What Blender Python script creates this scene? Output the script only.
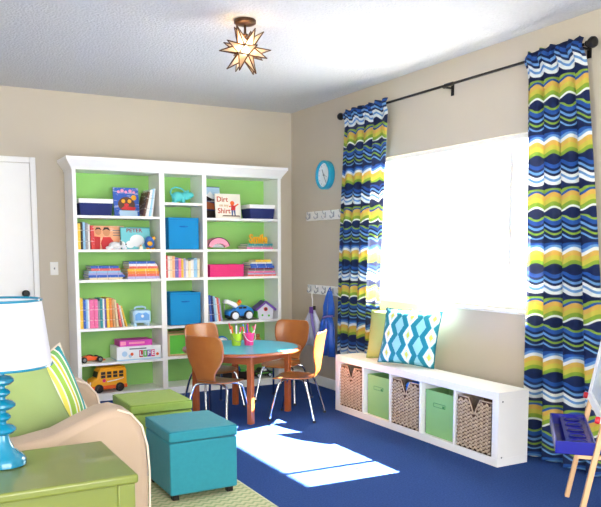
import bpy, bmesh, math, random
from mathutils import Matrix, Vector
random.seed(7)
PI = math.pi
S = bpy.context.scene
COL = S.collection
for o in list(bpy.data.objects):
    bpy.data.objects.remove(o, do_unlink=True)

# ------------------------------------------------------------------ camera, world, sun, exposure
cam = bpy.data.cameras.new('camera')
cam_o = bpy.data.objects.new('camera', cam)
COL.objects.link(cam_o)
S.camera = cam_o
FPX = 747.4
cam.sensor_fit = 'HORIZONTAL'
cam.sensor_width = 36.0
cam.lens = FPX / 601 * 36.0
cam.shift_x = -(304.85 - 300.5) / 601
cam.shift_y = (323.28 - 253.5) / 601
YAW, PITCH, ROLL = math.radians(28.813), math.radians(-5.7007), math.radians(-0.0897)
_f = Vector((math.sin(YAW) * math.cos(PITCH), math.cos(YAW) * math.cos(PITCH), math.sin(PITCH)))
_r0 = Vector((math.cos(YAW), -math.sin(YAW), 0))
_u0 = _r0.cross(_f)
_r = _r0 * math.cos(ROLL) + _u0 * math.sin(ROLL)
_u = -_r0 * math.sin(ROLL) + _u0 * math.cos(ROLL)
cam_o.matrix_world = Matrix(((_r.x, _u.x, -_f.x, -3.273), (_r.y, _u.y, -_f.y, -6.2037), (_r.z, _u.z, -_f.z, 1.2063), (0, 0, 0, 1)))
cam.clip_start = 0.05

world = bpy.data.worlds.new('sky')
S.world = world
world.use_nodes = True
bg = world.node_tree.nodes['Background']
bg.inputs[0].default_value = (1.0, 0.985, 0.96, 1)
bg.inputs[1].default_value = 7.0

sun = bpy.data.lights.new('sun', 'SUN')
sun.energy = 150.0
sun.angle = math.radians(0.6)
sun.color = (1.0, 0.94, 0.85)
sun_o = bpy.data.objects.new('sun', sun)
COL.objects.link(sun_o)
sun_o.rotation_euler = Vector((-1, 0.03, -0.93)).to_track_quat('-Z', 'Y').to_euler()
sun_o.location = (4, -2, 4)

XL_ = -5.2
def portal(name, loc, direction, sx, sy):
    l = bpy.data.lights.new(name, 'AREA')
    l.shape = 'RECTANGLE'
    l.size, l.size_y = sx, sy
    l.cycles.is_portal = True
    o = bpy.data.objects.new(name, l)
    COL.objects.link(o)
    o.location = loc
    o.rotation_euler = Vector(direction).to_track_quat('-Z', 'Y').to_euler()
portal('window_daylight', (0.14, -2.24, 1.36), (-1, 0, 0), 1.05, 1.76)
portal('side_fill_portal', (XL_ - .04, -5.5, 1.42), (1, 0, 0), 1.6, 2.35)  # sky portal for the added side fill window
portal('rear_fill_portal', (-2.5, -7.14, 1.12), (0, 1, 0), 3.1, 2.1)  # sky portal for the added fill opening behind the camera

S.view_settings.view_transform = 'Standard'
S.view_settings.look = 'None'
S.view_settings.gamma = 1
S.view_settings.use_curve_mapping = False
S.view_settings.exposure = 0.85
S.cycles.use_denoising = True
S.cycles.max_bounces = 10
S.cycles.diffuse_bounces = 6
S.cycles.transparent_max_bounces = 16

# ------------------------------------------------------------------ materials
def lin(c):
    out = []
    for v in c[:3]:
        v /= 255.0
        out.append(v / 12.92 if v <= 0.04045 else ((v + 0.055) / 1.055) ** 2.4)
    return (*out, 1.0)

MATS = {}
def mat(name, rgb, rough=0.6, metal=0.0, var=0.06, scale=8.0, bump=0.0, bscale=120.0, rgb2=None, coat=0.0, trans=0.0, spec=0.5, sheen=0.0):
    """noise-varied principled material; trans adds a translucent share for cloth"""
    if name in MATS:
        return MATS[name]
    m = bpy.data.materials.new(name)
    m.use_nodes = True
    nt = m.node_tree
    N, L = nt.nodes, nt.links
    b = N['Principled BSDF']
    tc = N.new('ShaderNodeTexCoord')
    nz = N.new('ShaderNodeTexNoise')
    nz.inputs['Scale'].default_value = scale
    nz.inputs['Detail'].default_value = 4
    L.new(tc.outputs['Object'], nz.inputs['Vector'])
    mx = N.new('ShaderNodeMix')
    mx.data_type = 'RGBA'
    a = lin(rgb)
    c2 = lin(rgb2) if rgb2 else tuple(max(0, x * (1 - var * 2.5)) for x in a[:3]) + (1,)
    mx.inputs[6].default_value = a if rgb2 else tuple(min(1, x * (1 + var)) for x in a[:3]) + (1,)
    mx.inputs[7].default_value = c2
    L.new(nz.outputs['Fac'], mx.inputs[0])
    L.new(mx.outputs[2], b.inputs['Base Color'])
    b.inputs['Roughness'].default_value = rough
    b.inputs['Metallic'].default_value = metal
    b.inputs['Specular IOR Level'].default_value = spec
    b.inputs['Coat Weight'].default_value = coat
    b.inputs['Sheen Weight'].default_value = sheen
    if bump:
        n2 = N.new('ShaderNodeTexNoise')
        n2.inputs['Scale'].default_value = bscale
        n2.inputs['Detail'].default_value = 3
        L.new(tc.outputs['Object'], n2.inputs['Vector'])
        bp = N.new('ShaderNodeBump')
        bp.inputs['Strength'].default_value = bump
        bp.inputs['Distance'].default_value = 0.01
        L.new(n2.outputs['Fac'], bp.inputs['Height'])
        L.new(bp.outputs['Normal'], b.inputs['Normal'])
    if trans:
        add_trans(m, mx.outputs[2], trans)
    MATS[name] = m
    return m

def add_trans(m, colour_socket, share):
    nt = m.node_tree
    b = nt.nodes['Principled BSDF']
    out = nt.nodes['Material Output']
    t = nt.nodes.new('ShaderNodeBsdfTranslucent')
    lm = nt.nodes.new('ShaderNodeMix')          # thin cloth passes light paler than its print
    lm.data_type = 'RGBA'
    lm.inputs[0].default_value = .18
    lm.inputs[7].default_value = (1, 1, 1, 1)
    nt.links.new(colour_socket, lm.inputs[6])
    nt.links.new(lm.outputs[2], t.inputs['Color'])
    ms = nt.nodes.new('ShaderNodeMixShader')
    ms.inputs[0].default_value = share
    nt.links.new(b.outputs[0], ms.inputs[1])
    nt.links.new(t.outputs[0], ms.inputs[2])
    nt.links.new(ms.outputs[0], out.inputs['Surface'])

def glass(name, tint=(1, 1, 1), gloss=0.06, rough=0.02):
    if name in MATS:
        return MATS[name]
    m = bpy.data.materials.new(name)
    m.use_nodes = True
    nt = m.node_tree
    nt.nodes.remove(nt.nodes['Principled BSDF'])
    tr = nt.nodes.new('ShaderNodeBsdfTransparent')
    tr.inputs[0].default_value = (*tint, 1)
    gl = nt.nodes.new('ShaderNodeBsdfGlossy')
    gl.inputs['Roughness'].default_value = rough
    ms = nt.nodes.new('ShaderNodeMixShader')
    ms.inputs[0].default_value = gloss
    nt.links.new(tr.outputs[0], ms.inputs[1])
    nt.links.new(gl.outputs[0], ms.inputs[2])
    nt.links.new(ms.outputs[0], nt.nodes['Material Output'].inputs['Surface'])
    MATS[name] = m
    return m

def ramp_mat(name, stops, build, rough=0.75, trans=0.0, bump=0.0):
    """constant-stop colour ramp driven by a procedural factor; build(nodes, links, uv_x, uv_y) returns the factor socket"""
    m = bpy.data.materials.new(name)
    m.use_nodes = True
    N, L = m.node_tree.nodes, m.node_tree.links
    b = N['Principled BSDF']
    b.inputs['Roughness'].default_value = rough
    uv = N.new('ShaderNodeUVMap')
    sx = N.new('ShaderNodeSeparateXYZ')
    L.new(uv.outputs[0], sx.inputs[0])
    fac = build(N, L, sx.outputs[0], sx.outputs[1])
    cr = N.new('ShaderNodeValToRGB')
    cr.color_ramp.interpolation = 'CONSTANT'
    el = cr.color_ramp.elements
    while len(el) > 1:
        el.remove(el[-1])
    el[0].position = stops[0][0]
    el[0].color = lin(stops[0][1])
    for p, c in stops[1:]:
        e = el.new(p)
        e.color = lin(c)
    L.new(fac, cr.inputs[0])
    L.new(cr.outputs[0], b.inputs['Base Color'])
    if trans:
        add_trans(m, cr.outputs[0], trans)
    MATS[name] = m
    return m

def mth(N, L, op, a, b=None):
    n = N.new('ShaderNodeMath')
    n.operation = op
    for i, v in enumerate((a, b)):
        if v is None:
            continue
        if isinstance(v, (int, float)):
            n.inputs[i].default_value = v
        else:
            L.new(v, n.inputs[i])
    return n.outputs[0]

M_WALL = mat('wall_paint', (198, 188, 169), 0.85, var=0.02, scale=3, bump=0.05, bscale=250)
M_CEIL = mat('popcorn_ceiling', (214, 213, 209), 0.95, var=0.05, scale=60, bump=0.9, bscale=70)
M_TRIM = mat('white_trim_paint', (238, 237, 232), 0.45, var=0.01)
M_WHITE = mat('white_lacquer', (240, 239, 236), 0.4, var=0.01)
M_CARPET = mat('blue_carpet', (28, 52, 110), 0.95, scale=110, rgb2=(60, 92, 158), bump=0.6, bscale=400, spec=0.1)
M_GREENB = mat('green_back_paint', (146, 202, 108), 0.6, var=0.03, scale=5)
M_WOOD = mat('orange_plywood', (178, 108, 46), 0.32, scale=14, rgb2=(148, 80, 30), coat=0.3)
M_WOODT = mat('table_wood', (176, 92, 44), 0.35, scale=18, rgb2=(148, 70, 30), coat=0.2)
M_CHROME = mat('chrome_tube', (205, 208, 212), 0.15, metal=1.0, var=0.02)
M_RUBBER = mat('dark_rubber', (34, 34, 36), 0.7)
M_BLACK = mat('black_metal', (26, 24, 24), 0.4, metal=0.4)
M_BRONZE = mat('bronze_metal', (84, 58, 40), 0.4, metal=0.6)
M_TURQ = mat('turquoise_laminate', (62, 178, 206), 0.3, var=0.03)
M_TEAL = mat('teal_linen', (38, 140, 158), 0.85, var=0.06, scale=60, bump=0.35, bscale=500, sheen=0.1)
M_TEALW = mat('teal_welt', (10, 118, 138), 0.85, bump=0.2)
M_LIME = mat('lime_linen', (146, 174, 74), 0.85, var=0.06, scale=60, bump=0.35, bscale=500, sheen=0.1)
M_LIMEW = mat('lime_welt', (100, 132, 40), 0.85, bump=0.2)
M_BEIGE = mat('beige_slipcover', (176, 154, 134), 0.9, var=0.04, scale=6, bump=0.15, bscale=300, sheen=0.1)
M_WELT = mat('cream_welt', (222, 206, 188), 0.85)
M_OLIVE = mat('green_table_paint', (110, 120, 50), 0.28, var=0.06, scale=5, coat=0.3)
M_LAMP = mat('turquoise_gloss', (10, 118, 152), 0.18, var=0.04, coat=0.5)
M_SHADE = mat('white_linen_shade', (226, 226, 232), 0.9, var=0.01, trans=0.35, bump=0.1, bscale=400)
M_PGREEN = mat('apple_green_cotton', (150, 172, 108), 0.9, var=0.05, scale=9, bump=0.15, bscale=300)
M_BIN = mat('blue_felt_bin', (0, 134, 194), 0.85, var=0.04, bump=0.2, bscale=300)
M_BINW = mat('blue_felt_seam', (0, 104, 178), 0.85)
M_GBIN = mat('mint_green_bin', (138, 190, 118), 0.7, var=0.03)
M_GBIND = mat('mint_green_slot', (70, 140, 76), 0.7)
M_SEA = mat('seagrass', (226, 206, 182), 0.85, scale=60, rgb2=(150, 124, 100), bump=0.5, bscale=200)
M_SEAD = mat('seagrass_core', (92, 64, 48), 0.9, bump=0.3)
M_NAVY = mat('navy_canvas', (24, 38, 102), 0.8, bump=0.2)
M_PAPER = mat('page_edges', (232, 226, 208), 0.9, scale=80, var=0.06)
M_CLOCK = mat('clock_teal', (22, 156, 190), 0.35)
M_FACE = mat('clock_white', (240, 242, 242), 0.5)
M_GREY = mat('grey_metal', (120, 122, 126), 0.35, metal=0.6)
M_YEL = mat('toy_yellow', (246, 172, 22), 0.35)
M_ORA = mat('toy_orange', (238, 96, 22), 0.4)
M_BLU = mat('toy_blue', (30, 130, 214), 0.35)
M_RED = mat('toy_red', (206, 36, 44), 0.4)
M_PINK = mat('hot_pink', (232, 36, 124), 0.6)
M_LPINK = mat('light_pink', (240, 150, 176), 0.55)
M_PURP = mat('toy_purple', (112, 66, 166), 0.5)
M_LBLU = mat('pale_blue', (176, 210, 234), 0.4)
M_AQUA = mat('aqua_plastic', (84, 200, 202), 0.45)
M_TAN = mat('pale_pine', (206, 172, 122), 0.6, scale=20, var=0.08)
M_GRN = mat('toy_green', (92, 190, 60), 0.5)
M_NIGHT = mat('toy_window_dark', (42, 32, 30), 0.3)
M_COBALT = mat('cobalt_plastic', (24, 28, 136), 0.25)
M_BROWN = mat('book_brown', (92, 58, 40), 0.6)
M_SKIN = mat('print_tan', (214, 150, 104), 0.6)

# ------------------------------------------------------------------ mesh builder
class G:
    def __init__(s):
        s.v, s.f, s.mi, s.uv = [], [], [], {}
    def add(s, vs, fs, T=None, mi=0):
        n = len(s.v)
        s.v += [tuple(T @ Vector(p)) if T is not None else tuple(p) for p in vs]
        s.f += [tuple(i + n for i in f) for f in fs]
        s.mi += [mi] * len(fs)
        return s
    def box(s, x0, x1, y0, y1, z0, z1, T=None, mi=0):
        vs = [(x, y, z) for z in (z0, z1) for y in (y0, y1) for x in (x0, x1)]
        return s.add(vs, [(0, 2, 3, 1), (4, 5, 7, 6), (0, 1, 5, 4), (2, 6, 7, 3), (0, 4, 6, 2), (1, 3, 7, 5)], T, mi)
    def prism(s, poly, a, b, axis='y', T=None, mi=0):
        """poly of 2D points extruded from a to b; axis y: points are (x,z); z: (x,y); x: (y,z)"""
        def P(p, t):
            return (p[0], t, p[1]) if axis == 'y' else (p[0], p[1], t) if axis == 'z' else (t, p[0], p[1])
        n = len(poly)
        vs = [P(p, a) for p in poly] + [P(p, b) for p in poly]
        fs = [tuple(range(n)), tuple(range(2 * n - 1, n - 1, -1))]
        fs += [(i, i + n, (i + 1) % n + n, (i + 1) % n) for i in range(n)]
        return s.add(vs, fs, T, mi)
    def lathe(s, prof, seg=24, T=None, mi=0, cap=True):
        vs, fs = [], []
        for r, z in prof:
            vs += [(r * math.cos(2 * PI * k / seg), r * math.sin(2 * PI * k / seg), z) for k in range(seg)]
        for i in range(len(prof) - 1):
            for k in range(seg):
                fs.append((i * seg + k, i * seg + (k + 1) % seg, (i + 1) * seg + (k + 1) % seg, (i + 1) * seg + k))
        if cap:
            fs.append(tuple(range(seg - 1, -1, -1)))
            fs.append(tuple((len(prof) - 1) * seg + k for k in range(seg)))
        return s.add(vs, fs, T, mi)
    def tube(s, pts, r, seg=8, T=None, mi=0, closed=False):
        pts = [Vector(p) for p in pts]
        n = len(pts)
        vs, fs = [], []
        up = Vector((0.123, 0.345, 0.93))
        prev = None
        for i, p in enumerate(pts):
            d = (pts[(i + 1) % n] - pts[i - 1]) if closed else (pts[min(i + 1, n - 1)] - pts[max(i - 1, 0)])
            d.normalize()
            if prev is None:
                a = d.cross(up)
                if a.length < 0.05:
                    a = d.cross(Vector((1, 0, 0)))
                a.normalize()
            else:
                a = (prev - d * prev.dot(d)).normalized()
            prev = a
            b = d.cross(a)
            rr = r[i] if isinstance(r, (list, tuple)) else r
            vs += [p + (a * math.cos(2 * PI * k / seg) + b * math.sin(2 * PI * k / seg)) * rr for k in range(seg)]
        for i in range(n if closed else n - 1):
            j = (i + 1) % n
            for k in range(seg):
                fs.append((i * seg + k, i * seg + (k + 1) % seg, j * seg + (k + 1) % seg, j * seg + k))
        if not closed:
            fs.append(tuple(range(seg - 1, -1, -1)))
            fs.append(tuple((n - 1) * seg + k for k in range(seg)))
        return s.add(vs, fs, T, mi)
    def ell(s, c, r, seg=14, rings=8, T=None, mi=0):
        if isinstance(r, (int, float)):
            r = (r, r, r)
        vs = [(c[0], c[1], c[2] - r[2])]
        for i in range(1, rings):
            th = PI * i / rings - PI / 2
            for k in range(seg):
                ph = 2 * PI * k / seg
                vs.append((c[0] + r[0] * math.cos(th) * math.cos(ph), c[1] + r[1] * math.cos(th) * math.sin(ph), c[2] + r[2] * math.sin(th)))
        vs.append((c[0], c[1], c[2] + r[2]))
        fs = [(0, 1 + (k + 1) % seg, 1 + k) for k in range(seg)]
        for i in range(rings - 2):
            for k in range(seg):
                a = 1 + i * seg
                fs.append((a + k, a + (k + 1) % seg, a + seg + (k + 1) % seg, a + seg + k))
        a = 1 + (rings - 2) * seg
        fs += [(a + k, a + (k + 1) % seg, len(vs) - 1) for k in range(seg)]
        return s.add(vs, fs, T, mi)
    def mesh(s, name, mats, smooth=True, angle=40):
        me = bpy.data.meshes.new(name)
        me.from_pydata([tuple(p) for p in s.v], [], s.f)
        bm = bmesh.new()
        bm.from_mesh(me)
        bmesh.ops.recalc_face_normals(bm, faces=bm.faces[:])
        bm.to_mesh(me)
        bm.free()
        for m in mats:
            me.materials.append(m)
        me.polygons.foreach_set('material_index', s.mi)
        if smooth:
            me.polygons.foreach_set('use_smooth', [True] * len(me.polygons))
            me.set_sharp_from_angle(angle=math.radians(angle))
        me.update()
        return me

def link(name, me, parent=None, loc=(0, 0, 0), rot=(0, 0, 0), bevel=0.0, seg=2):
    o = bpy.data.objects.new(name, me)
    COL.objects.link(o)
    o.location = loc
    o.rotation_euler = rot
    if parent:
        o.parent = parent
    if bevel:
        b = o.modifiers.new('bevel', 'BEVEL')
        b.width = bevel
        b.segments = seg
        b.limit_method = 'ANGLE'
        b.angle_limit = math.radians(40)
    return o

def part(name, g, m, parent, loc=(0, 0, 0), rot=(0, 0, 0), bevel=0.0, seg=2, smooth=True, angle=40):
    ms = m if isinstance(m, (list, tuple)) else [m]
    return link(name, g.mesh(name, ms, smooth, angle), parent, loc, rot, bevel, seg)

def tag(o, label, cat, group=None):
    o['label'] = label
    o['category'] = cat
    if group:
        o['group'] = group
    return o

def thing(name, label, cat, loc=(0, 0, 0), rz=0.0, group=None):
    o = bpy.data.objects.new(name, None)
    COL.objects.link(o)
    o.empty_display_size = 0.05
    o.location = loc
    o.rotation_euler = (0, 0, rz)
    return tag(o, label, cat, group)

def struct(name, g, m, bevel=0.0):
    o = part(name, g, m, None, bevel=bevel)
    o['kind'] = 'structure'
    return o

def Rz(a): return Matrix.Rotation(a, 4, 'Z')
def Rx(a): return Matrix.Rotation(a, 4, 'X')
def Ry(a): return Matrix.Rotation(a, 4, 'Y')
def Tr(x, y, z): return Matrix.Translation((x, y, z))

def text_mesh(txt, size, depth, m, name='lettering', bold=0.0):
    c = bpy.data.curves.new(name, 'FONT')
    c.body = txt
    c.size = size
    c.extrude = depth
    c.offset = bold
    c.align_x = 'CENTER'
    c.align_y = 'CENTER'
    c.resolution_u = 3
    o = bpy.data.objects.new(name, c)
    COL.objects.link(o)
    dg = bpy.context.evaluated_depsgraph_get()
    me = bpy.data.meshes.new_from_object(o.evaluated_get(dg))
    bpy.data.objects.remove(o, do_unlink=True)
    bpy.data.curves.remove(c)
    me.name = name
    me.materials.clear()
    me.materials.append(m)
    return me

def text(txt, size, m, parent, loc, rot=(PI / 2, 0, 0), depth=0.0006, name='lettering', sx=1.0, bold=0.0):
    o = link(name, text_mesh(txt, size, depth, m, name, bold), parent, loc, rot)
    o.scale = (sx, 1, 1)
    return o

def disc(r, seg=20, cx=0, cz=0, rz=None):
    rz = rz or r
    return [(cx + r * math.cos(2 * PI * k / seg), cz + rz * math.sin(2 * PI * k / seg)) for k in range(seg)]

def fuse(o, voxel=0.006, smooth=8):
    r = o.modifiers.new('fuse', 'REMESH')
    r.mode = 'VOXEL'
    r.voxel_size = voxel
    r.use_smooth_shade = True
    sm = o.modifiers.new('smooth', 'SMOOTH')
    sm.iterations = smooth
    sm.factor = 0.5
    return o

ORD = 'first second third fourth fifth sixth seventh eighth ninth tenth eleventh twelfth thirteenth fourteenth fifteenth sixteenth seventeenth eighteenth nineteenth twentieth'.split()

# ------------------------------------------------------------------ room shell
H = 2.44
XL, YF = -5.2, -7.2
struct('floor', G().box(XL - .15, 0.15, YF - .15, 0.15, -0.1, 0.0), M_CARPET)
struct('ceiling', G().box(XL - .15, 0.15, YF - .15, 0.15, H, H + 0.1), M_CEIL)
struct('wall_back', G().box(XL - .15, 0.0, 0.0, 0.15, 0, H), M_WALL)
WY0, WY1, WZ0, WZ1 = -3.12, -1.36, 0.835, 1.882     # the window opening in the right-hand wall
g = G()
g.box(0, .15, WY1, .15, 0, H).box(0, .15, YF, WY0, 0, H).box(0, .15, WY0, WY1, 0, WZ0).box(0, .15, WY0, WY1, WZ1, H)
struct('wall_right', g, M_WALL)
SY0, SY1, SZ0, SZ1 = -6.7, -4.3, .6, 2.25             # unseen side window, added to let in fill light
g = G()
g.box(XL - .15, XL, YF, SY0, 0, H).box(XL - .15, XL, SY1, 0, 0, H).box(XL - .15, XL, SY0, SY1, 0, SZ0).box(XL - .15, XL, SY0, SY1, SZ1, H)
struct('wall_left', g, M_WALL)
PX0, PX1, PZ1 = -4.1, -0.9, 2.2                    # unseen glazed opening behind the camera, added for fill light
g = G()
g.box(XL - .15, PX0, YF - .15, YF, 0, H).box(PX1, .15, YF - .15, YF, 0, H).box(PX0, PX1, YF - .15, YF, PZ1, H)
struct('wall_front', g, M_WALL)

w = bpy.data.objects.new('window_1', None)
COL.objects.link(w)
w.location = (0, (WY0 + WY1) / 2, WZ0)
w['kind'] = 'structure'
hw, hh = (WY1 - WY0) / 2, WZ1 - WZ0
g = G()
for y0, y1 in ((-hw, -hw + .03), (hw - .03, hw)):
    g.box(.02, .14, y0, y1, 0, hh)
g.box(.02, .14, -hw, hw, hh - .03, hh).box(.02, .14, -hw, hw, 0, .03)
part('window_frame', g, M_TRIM, w)
my = -2.77 - (WY0 + WY1) / 2
part('mullion', G().box(.05, .11, my - .016, my + .016, .03, hh - .03), M_TRIM, w)
for a, b in ((-hw + .03, my - .016), (my + .016, hw - .03)):
    part('pane', G().box(.075, .081, a, b, .03, hh - .03), glass('window_glass'), w)
part('window_sill', G().box(-.025, .14, -hw - .03, hw + .03, -.022, 0.0), M_TRIM, w, bevel=.004)
part('latch', G().box(.035, .05, my - .09, my - .08, .2, .235).box(.03, .04, my - .092, my - .078, .214, .222), M_GREY, w)

w = bpy.data.objects.new('fill_window_rear', None)  # added glazing out of view, brings fill daylight from behind the camera
COL.objects.link(w)
w.location = ((PX0 + PX1) / 2, YF, 0)
w['kind'] = 'structure'
hw = (PX1 - PX0) / 2
g = G()
g.box(-hw, -hw + .06, -.12, -.02, 0, PZ1).box(hw - .06, hw, -.12, -.02, 0, PZ1).box(-hw, hw, -.12, -.02, PZ1 - .06, PZ1).box(-hw, hw, -.12, -.02, 0, .05)
g.box(-.04, .04, -.12, -.02, .05, PZ1 - .06)
part('window_frame', g, M_TRIM, w)
for a, b in ((-hw + .06, -.04), (.04, hw - .06)):
    part('pane', G().box(a, b, -.075, -.069, .05, PZ1 - .06), glass('window_glass'), w)

w = bpy.data.objects.new('fill_window_side', None)  # added window out of view, lights the right-hand wall from the left
COL.objects.link(w)
w.location = (XL, (SY0 + SY1) / 2, SZ0)
w['kind'] = 'structure'
hw, hh = (SY1 - SY0) / 2, SZ1 - SZ0
g = G()
g.box(-.12, -.02, -hw, -hw + .05, 0, hh).box(-.12, -.02, hw - .05, hw, 0, hh).box(-.12, -.02, -hw, hw, 0, .05).box(-.12, -.02, -hw, hw, hh - .05, hh).box(-.12, -.02, -.03, .03, .05, hh - .05)
part('window_frame', g, M_TRIM, w)
for a, b in ((-hw + .05, -.03), (.03, hw - .05)):
    part('pane', G().box(-.075, -.069, a, b, .05, hh - .05), glass('window_glass'), w)

# unseen roof overhang, added outside the window to cut off the sun patch
struct('added_eave', G().box(.15, 1.05, YF, .4, 2.34, 2.44), M_TRIM)
# baseboards
BB = [(-.012, .0), (-.012, .075), (-.006, .085), (0, .085), (0, 0)]
struct('baseboard_back', G().prism(BB, -2.255, -.012, 'x'), M_TRIM)
struct('baseboard_right', G().prism([(x, z) for x, z in BB], YF, 0, 'y'), M_TRIM)
struct('baseboard_left', G().prism([(XL - x, z) for x, z in BB], YF, 0, 'y'), M_TRIM)

# door in the back wall
d = bpy.data.objects.new('door_1', None)
COL.objects.link(d)
d.location = (-2.70, 0, 0)
d['kind'] = 'structure'
DW = .395
part('door_leaf', G().box(-DW, DW, -.012, -.001, .01, 1.868), M_TRIM, d, bevel=.002)
g = G()
g.box(DW + .002, DW + .045, -.024, 0, 0, 1.915).box(-DW - .045, -DW - .002, -.024, 0, 0, 1.915).box(-DW - .002, DW + .002, -.024, 0, 1.871, 1.915)
part('door_casing', g, M_TRIM, d, bevel=.004)
g = G()
g.lathe([(.026, 0), (.026, .006), (.01, .009), (.01, .03), (.024, .036), (.028, .05), (.02, .06), (.004, .062)], 16, Tr(DW - .065, -.012, .86) @ Rx(PI / 2))
part('door_knob', g, M_BLACK, d)

# light switch
t = thing('light_switch', 'white light switch on the wall between door and bookcase', 'switch', (-2.143, 0, 1.0))
part('cover_plate', G().box(-.031, .031, -.006, 0, 0, .104), M_TRIM, t, bevel=.003)
part('toggle', G().box(-.005, .005, -.018, -.006, .045, .06), M_GREY, t, bevel=.002)

# ------------------------------------------------------------------ bookcase
BF = -.302
BX0, BX1 = -2.045, -.265
bc = thing('bookcase', 'tall white built-in bookcase with green back and crown moulding', 'bookcase', ((BX0 + BX1) / 2, 0, 0))
bx = (BX0 + BX1) / 2
def bcp(name, x0, x1, y0, y1, z0, z1, m=M_WHITE, bevel=.002):
    return part(name, G().box(x0 - bx, x1 - bx, y0, y1, z0, z1), m, bc, bevel=bevel)
BAYS = ((-2.016, -1.362), (-1.318, -.994), (-.957, -.296))
bcp('side_panel', BX0, -2.016, BF, -.004, 0, 1.82)
bcp('side_panel', -.296, BX1, BF, -.004, 0, 1.82)
bcp('divider', -1.362, -1.318, BF, -.02, 0, 1.82)
bcp('divider', -.994, -.957, BF, -.02, 0, 1.82)
SHELF = ((1.466, 1.203, .9655, .583, .309), (1.582, 1.200, .969, .572, .316), (1.464, 1.203, .968, .587, .312))
BOT = .062
for (a, b), zs in zip(BAYS, SHELF):
    bcp('back_panel', a, b, -.019, -.004, BOT, 1.815, M_GREENB, 0)
    for z in zs:
        bcp('shelf', a, b, BF + .002, -.02, z - .021, z)
    bcp('bottom_shelf', a, b, BF + .001, -.02, BOT - .02, BOT)
bcp('toe_kick', -2.016, -.296, BF + .012, BF + .03, 0, BOT - .02)
bcp('top_panel', -2.016, -.296, BF, -.004, 1.812, 1.84)
# crown moulding swept round three sides
prof = [(0, 1.812), (.004, 1.812), (.008, 1.826), (.022, 1.846), (.038, 1.868), (.042, 1.878), (.048, 1.881), (.048, 1.905), (0, 1.905)]
g = G()
n = len(prof)
vs = []
for sx, sy, px, py in ((-1, 0, BX0, -.004), (-1, -1, BX0, BF), (1, -1, BX1, BF), (1, 0, BX1, -.004)):
    vs += [(px + sx * o - bx, py + sy * o, z) for o, z in prof]
fs = [tuple(range(n)), tuple(range(4 * n - 1, 3 * n - 1, -1))]
for k in range(3):
    fs += [(k * n + i, k * n + (i + 1) % n, (k + 1) * n + (i + 1) % n, (k + 1) * n + i) for i in range(n)]
g.add(vs, fs)
part('crown_moulding', g, M_WHITE, bc, angle=25)

# ------------------------------------------------------------------ books
BOOKC = {'yellow': (238, 196, 60), 'pale blue': (150, 196, 226), 'white': (234, 232, 226), 'red': (206, 52, 50), 'blue': (44, 92, 186), 'pink': (236, 110, 160),
         'teal': (34, 142, 148), 'orange': (232, 136, 56), 'brown': (96, 62, 46), 'grey': (150, 152, 156), 'green': (96, 164, 72), 'violet': (110, 100, 176),
         'cream': (232, 216, 176), 'navy': (32, 44, 104), 'black': (34, 32, 34), 'tan': (206, 162, 110), 'peach': (238, 172, 128), 'lavender': (176, 172, 214),
         'maroon': (126, 40, 52), 'salmon': (230, 104, 96)}
def bookmat(c):
    nm = 'book_' + c.replace(' ', '_') + '_cover'
    if nm in MATS:
        return MATS[nm]
    m = mat(nm, BOOKC[c], 0.45, var=.05, scale=30)
    N, L = m.node_tree.nodes, m.node_tree.links
    # bands of print across the cover, following the object's own height
    b = N['Principled BSDF']
    src = b.inputs['Base Color'].links[0].from_socket
    tc = N.new('ShaderNodeTexCoord')
    nz = N.new('ShaderNodeTexNoise')
    mp = N.new('ShaderNodeMapping')
    mp.inputs['Scale'].default_value = (6, 6, 26)
    L.new(tc.outputs['Object'], mp.inputs[0])
    L.new(mp.outputs[0], nz.inputs['Vector'])
    nz.inputs['Scale'].default_value = 2.2
    cr = N.new('ShaderNodeValToRGB')
    cr.color_ramp.interpolation = 'CONSTANT'
    cr.color_ramp.elements[0].color = (0, 0, 0, 1)
    cr.color_ramp.elements[1].position = .58
    cr.color_ramp.elements[1].color = (.35, .35, .35, 1)
    L.new(nz.outputs['Fac'], cr.inputs[0])
    mx = N.new('ShaderNodeMix')
    mx.data_type = 'RGBA'
    L.new(cr.outputs[0], mx.inputs[0])
    L.new(src, mx.inputs[6])
    mx.inputs[7].default_value = lin((236, 232, 222)) if sum(BOOKC[c]) < 560 else lin((120, 96, 120))
    L.new(mx.outputs[2], b.inputs['Base Color'])
    return m

def book_geo(t, h, d):
    """standing book, spine to -y, x is the thickness; origin at the base centre of the spine"""
    k = min(.003, t * .16)
    g = G()
    g.box(-t / 2, -t / 2 + k, 0, d, 0, h).box(t / 2 - k, t / 2, 0, d, 0, h)
    g.prism([(-t / 2 + k, 0), (-t / 2, 0), (-t / 2 * .7, -k * 1.3), (t / 2 * .7, -k * 1.3), (t / 2, 0), (t / 2 - k, 0), (0, k * .2)], 0, h, 'z')
    g.box(-t / 2 + k, t / 2 - k, k, d - .004, .003, h - .003, mi=1)
    return g

def stand_book(x, y, z, t, h, d, c, label, group, lean=0.0, name='book'):
    o = part(name, book_geo(t, h, d), [bookmat(c), M_PAPER], None, angle=30)
    th = -lean
    px = -t / 2 if lean > 0 else t / 2          # pivot edge on the shelf
    # keep the pivot edge at x + px
    o.location = (x + px - (px * math.cos(th)), y, z + px * math.sin(th))
    o.rotation_euler = (0, th, 0)
    return tag(o, label, 'book', group)

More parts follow.
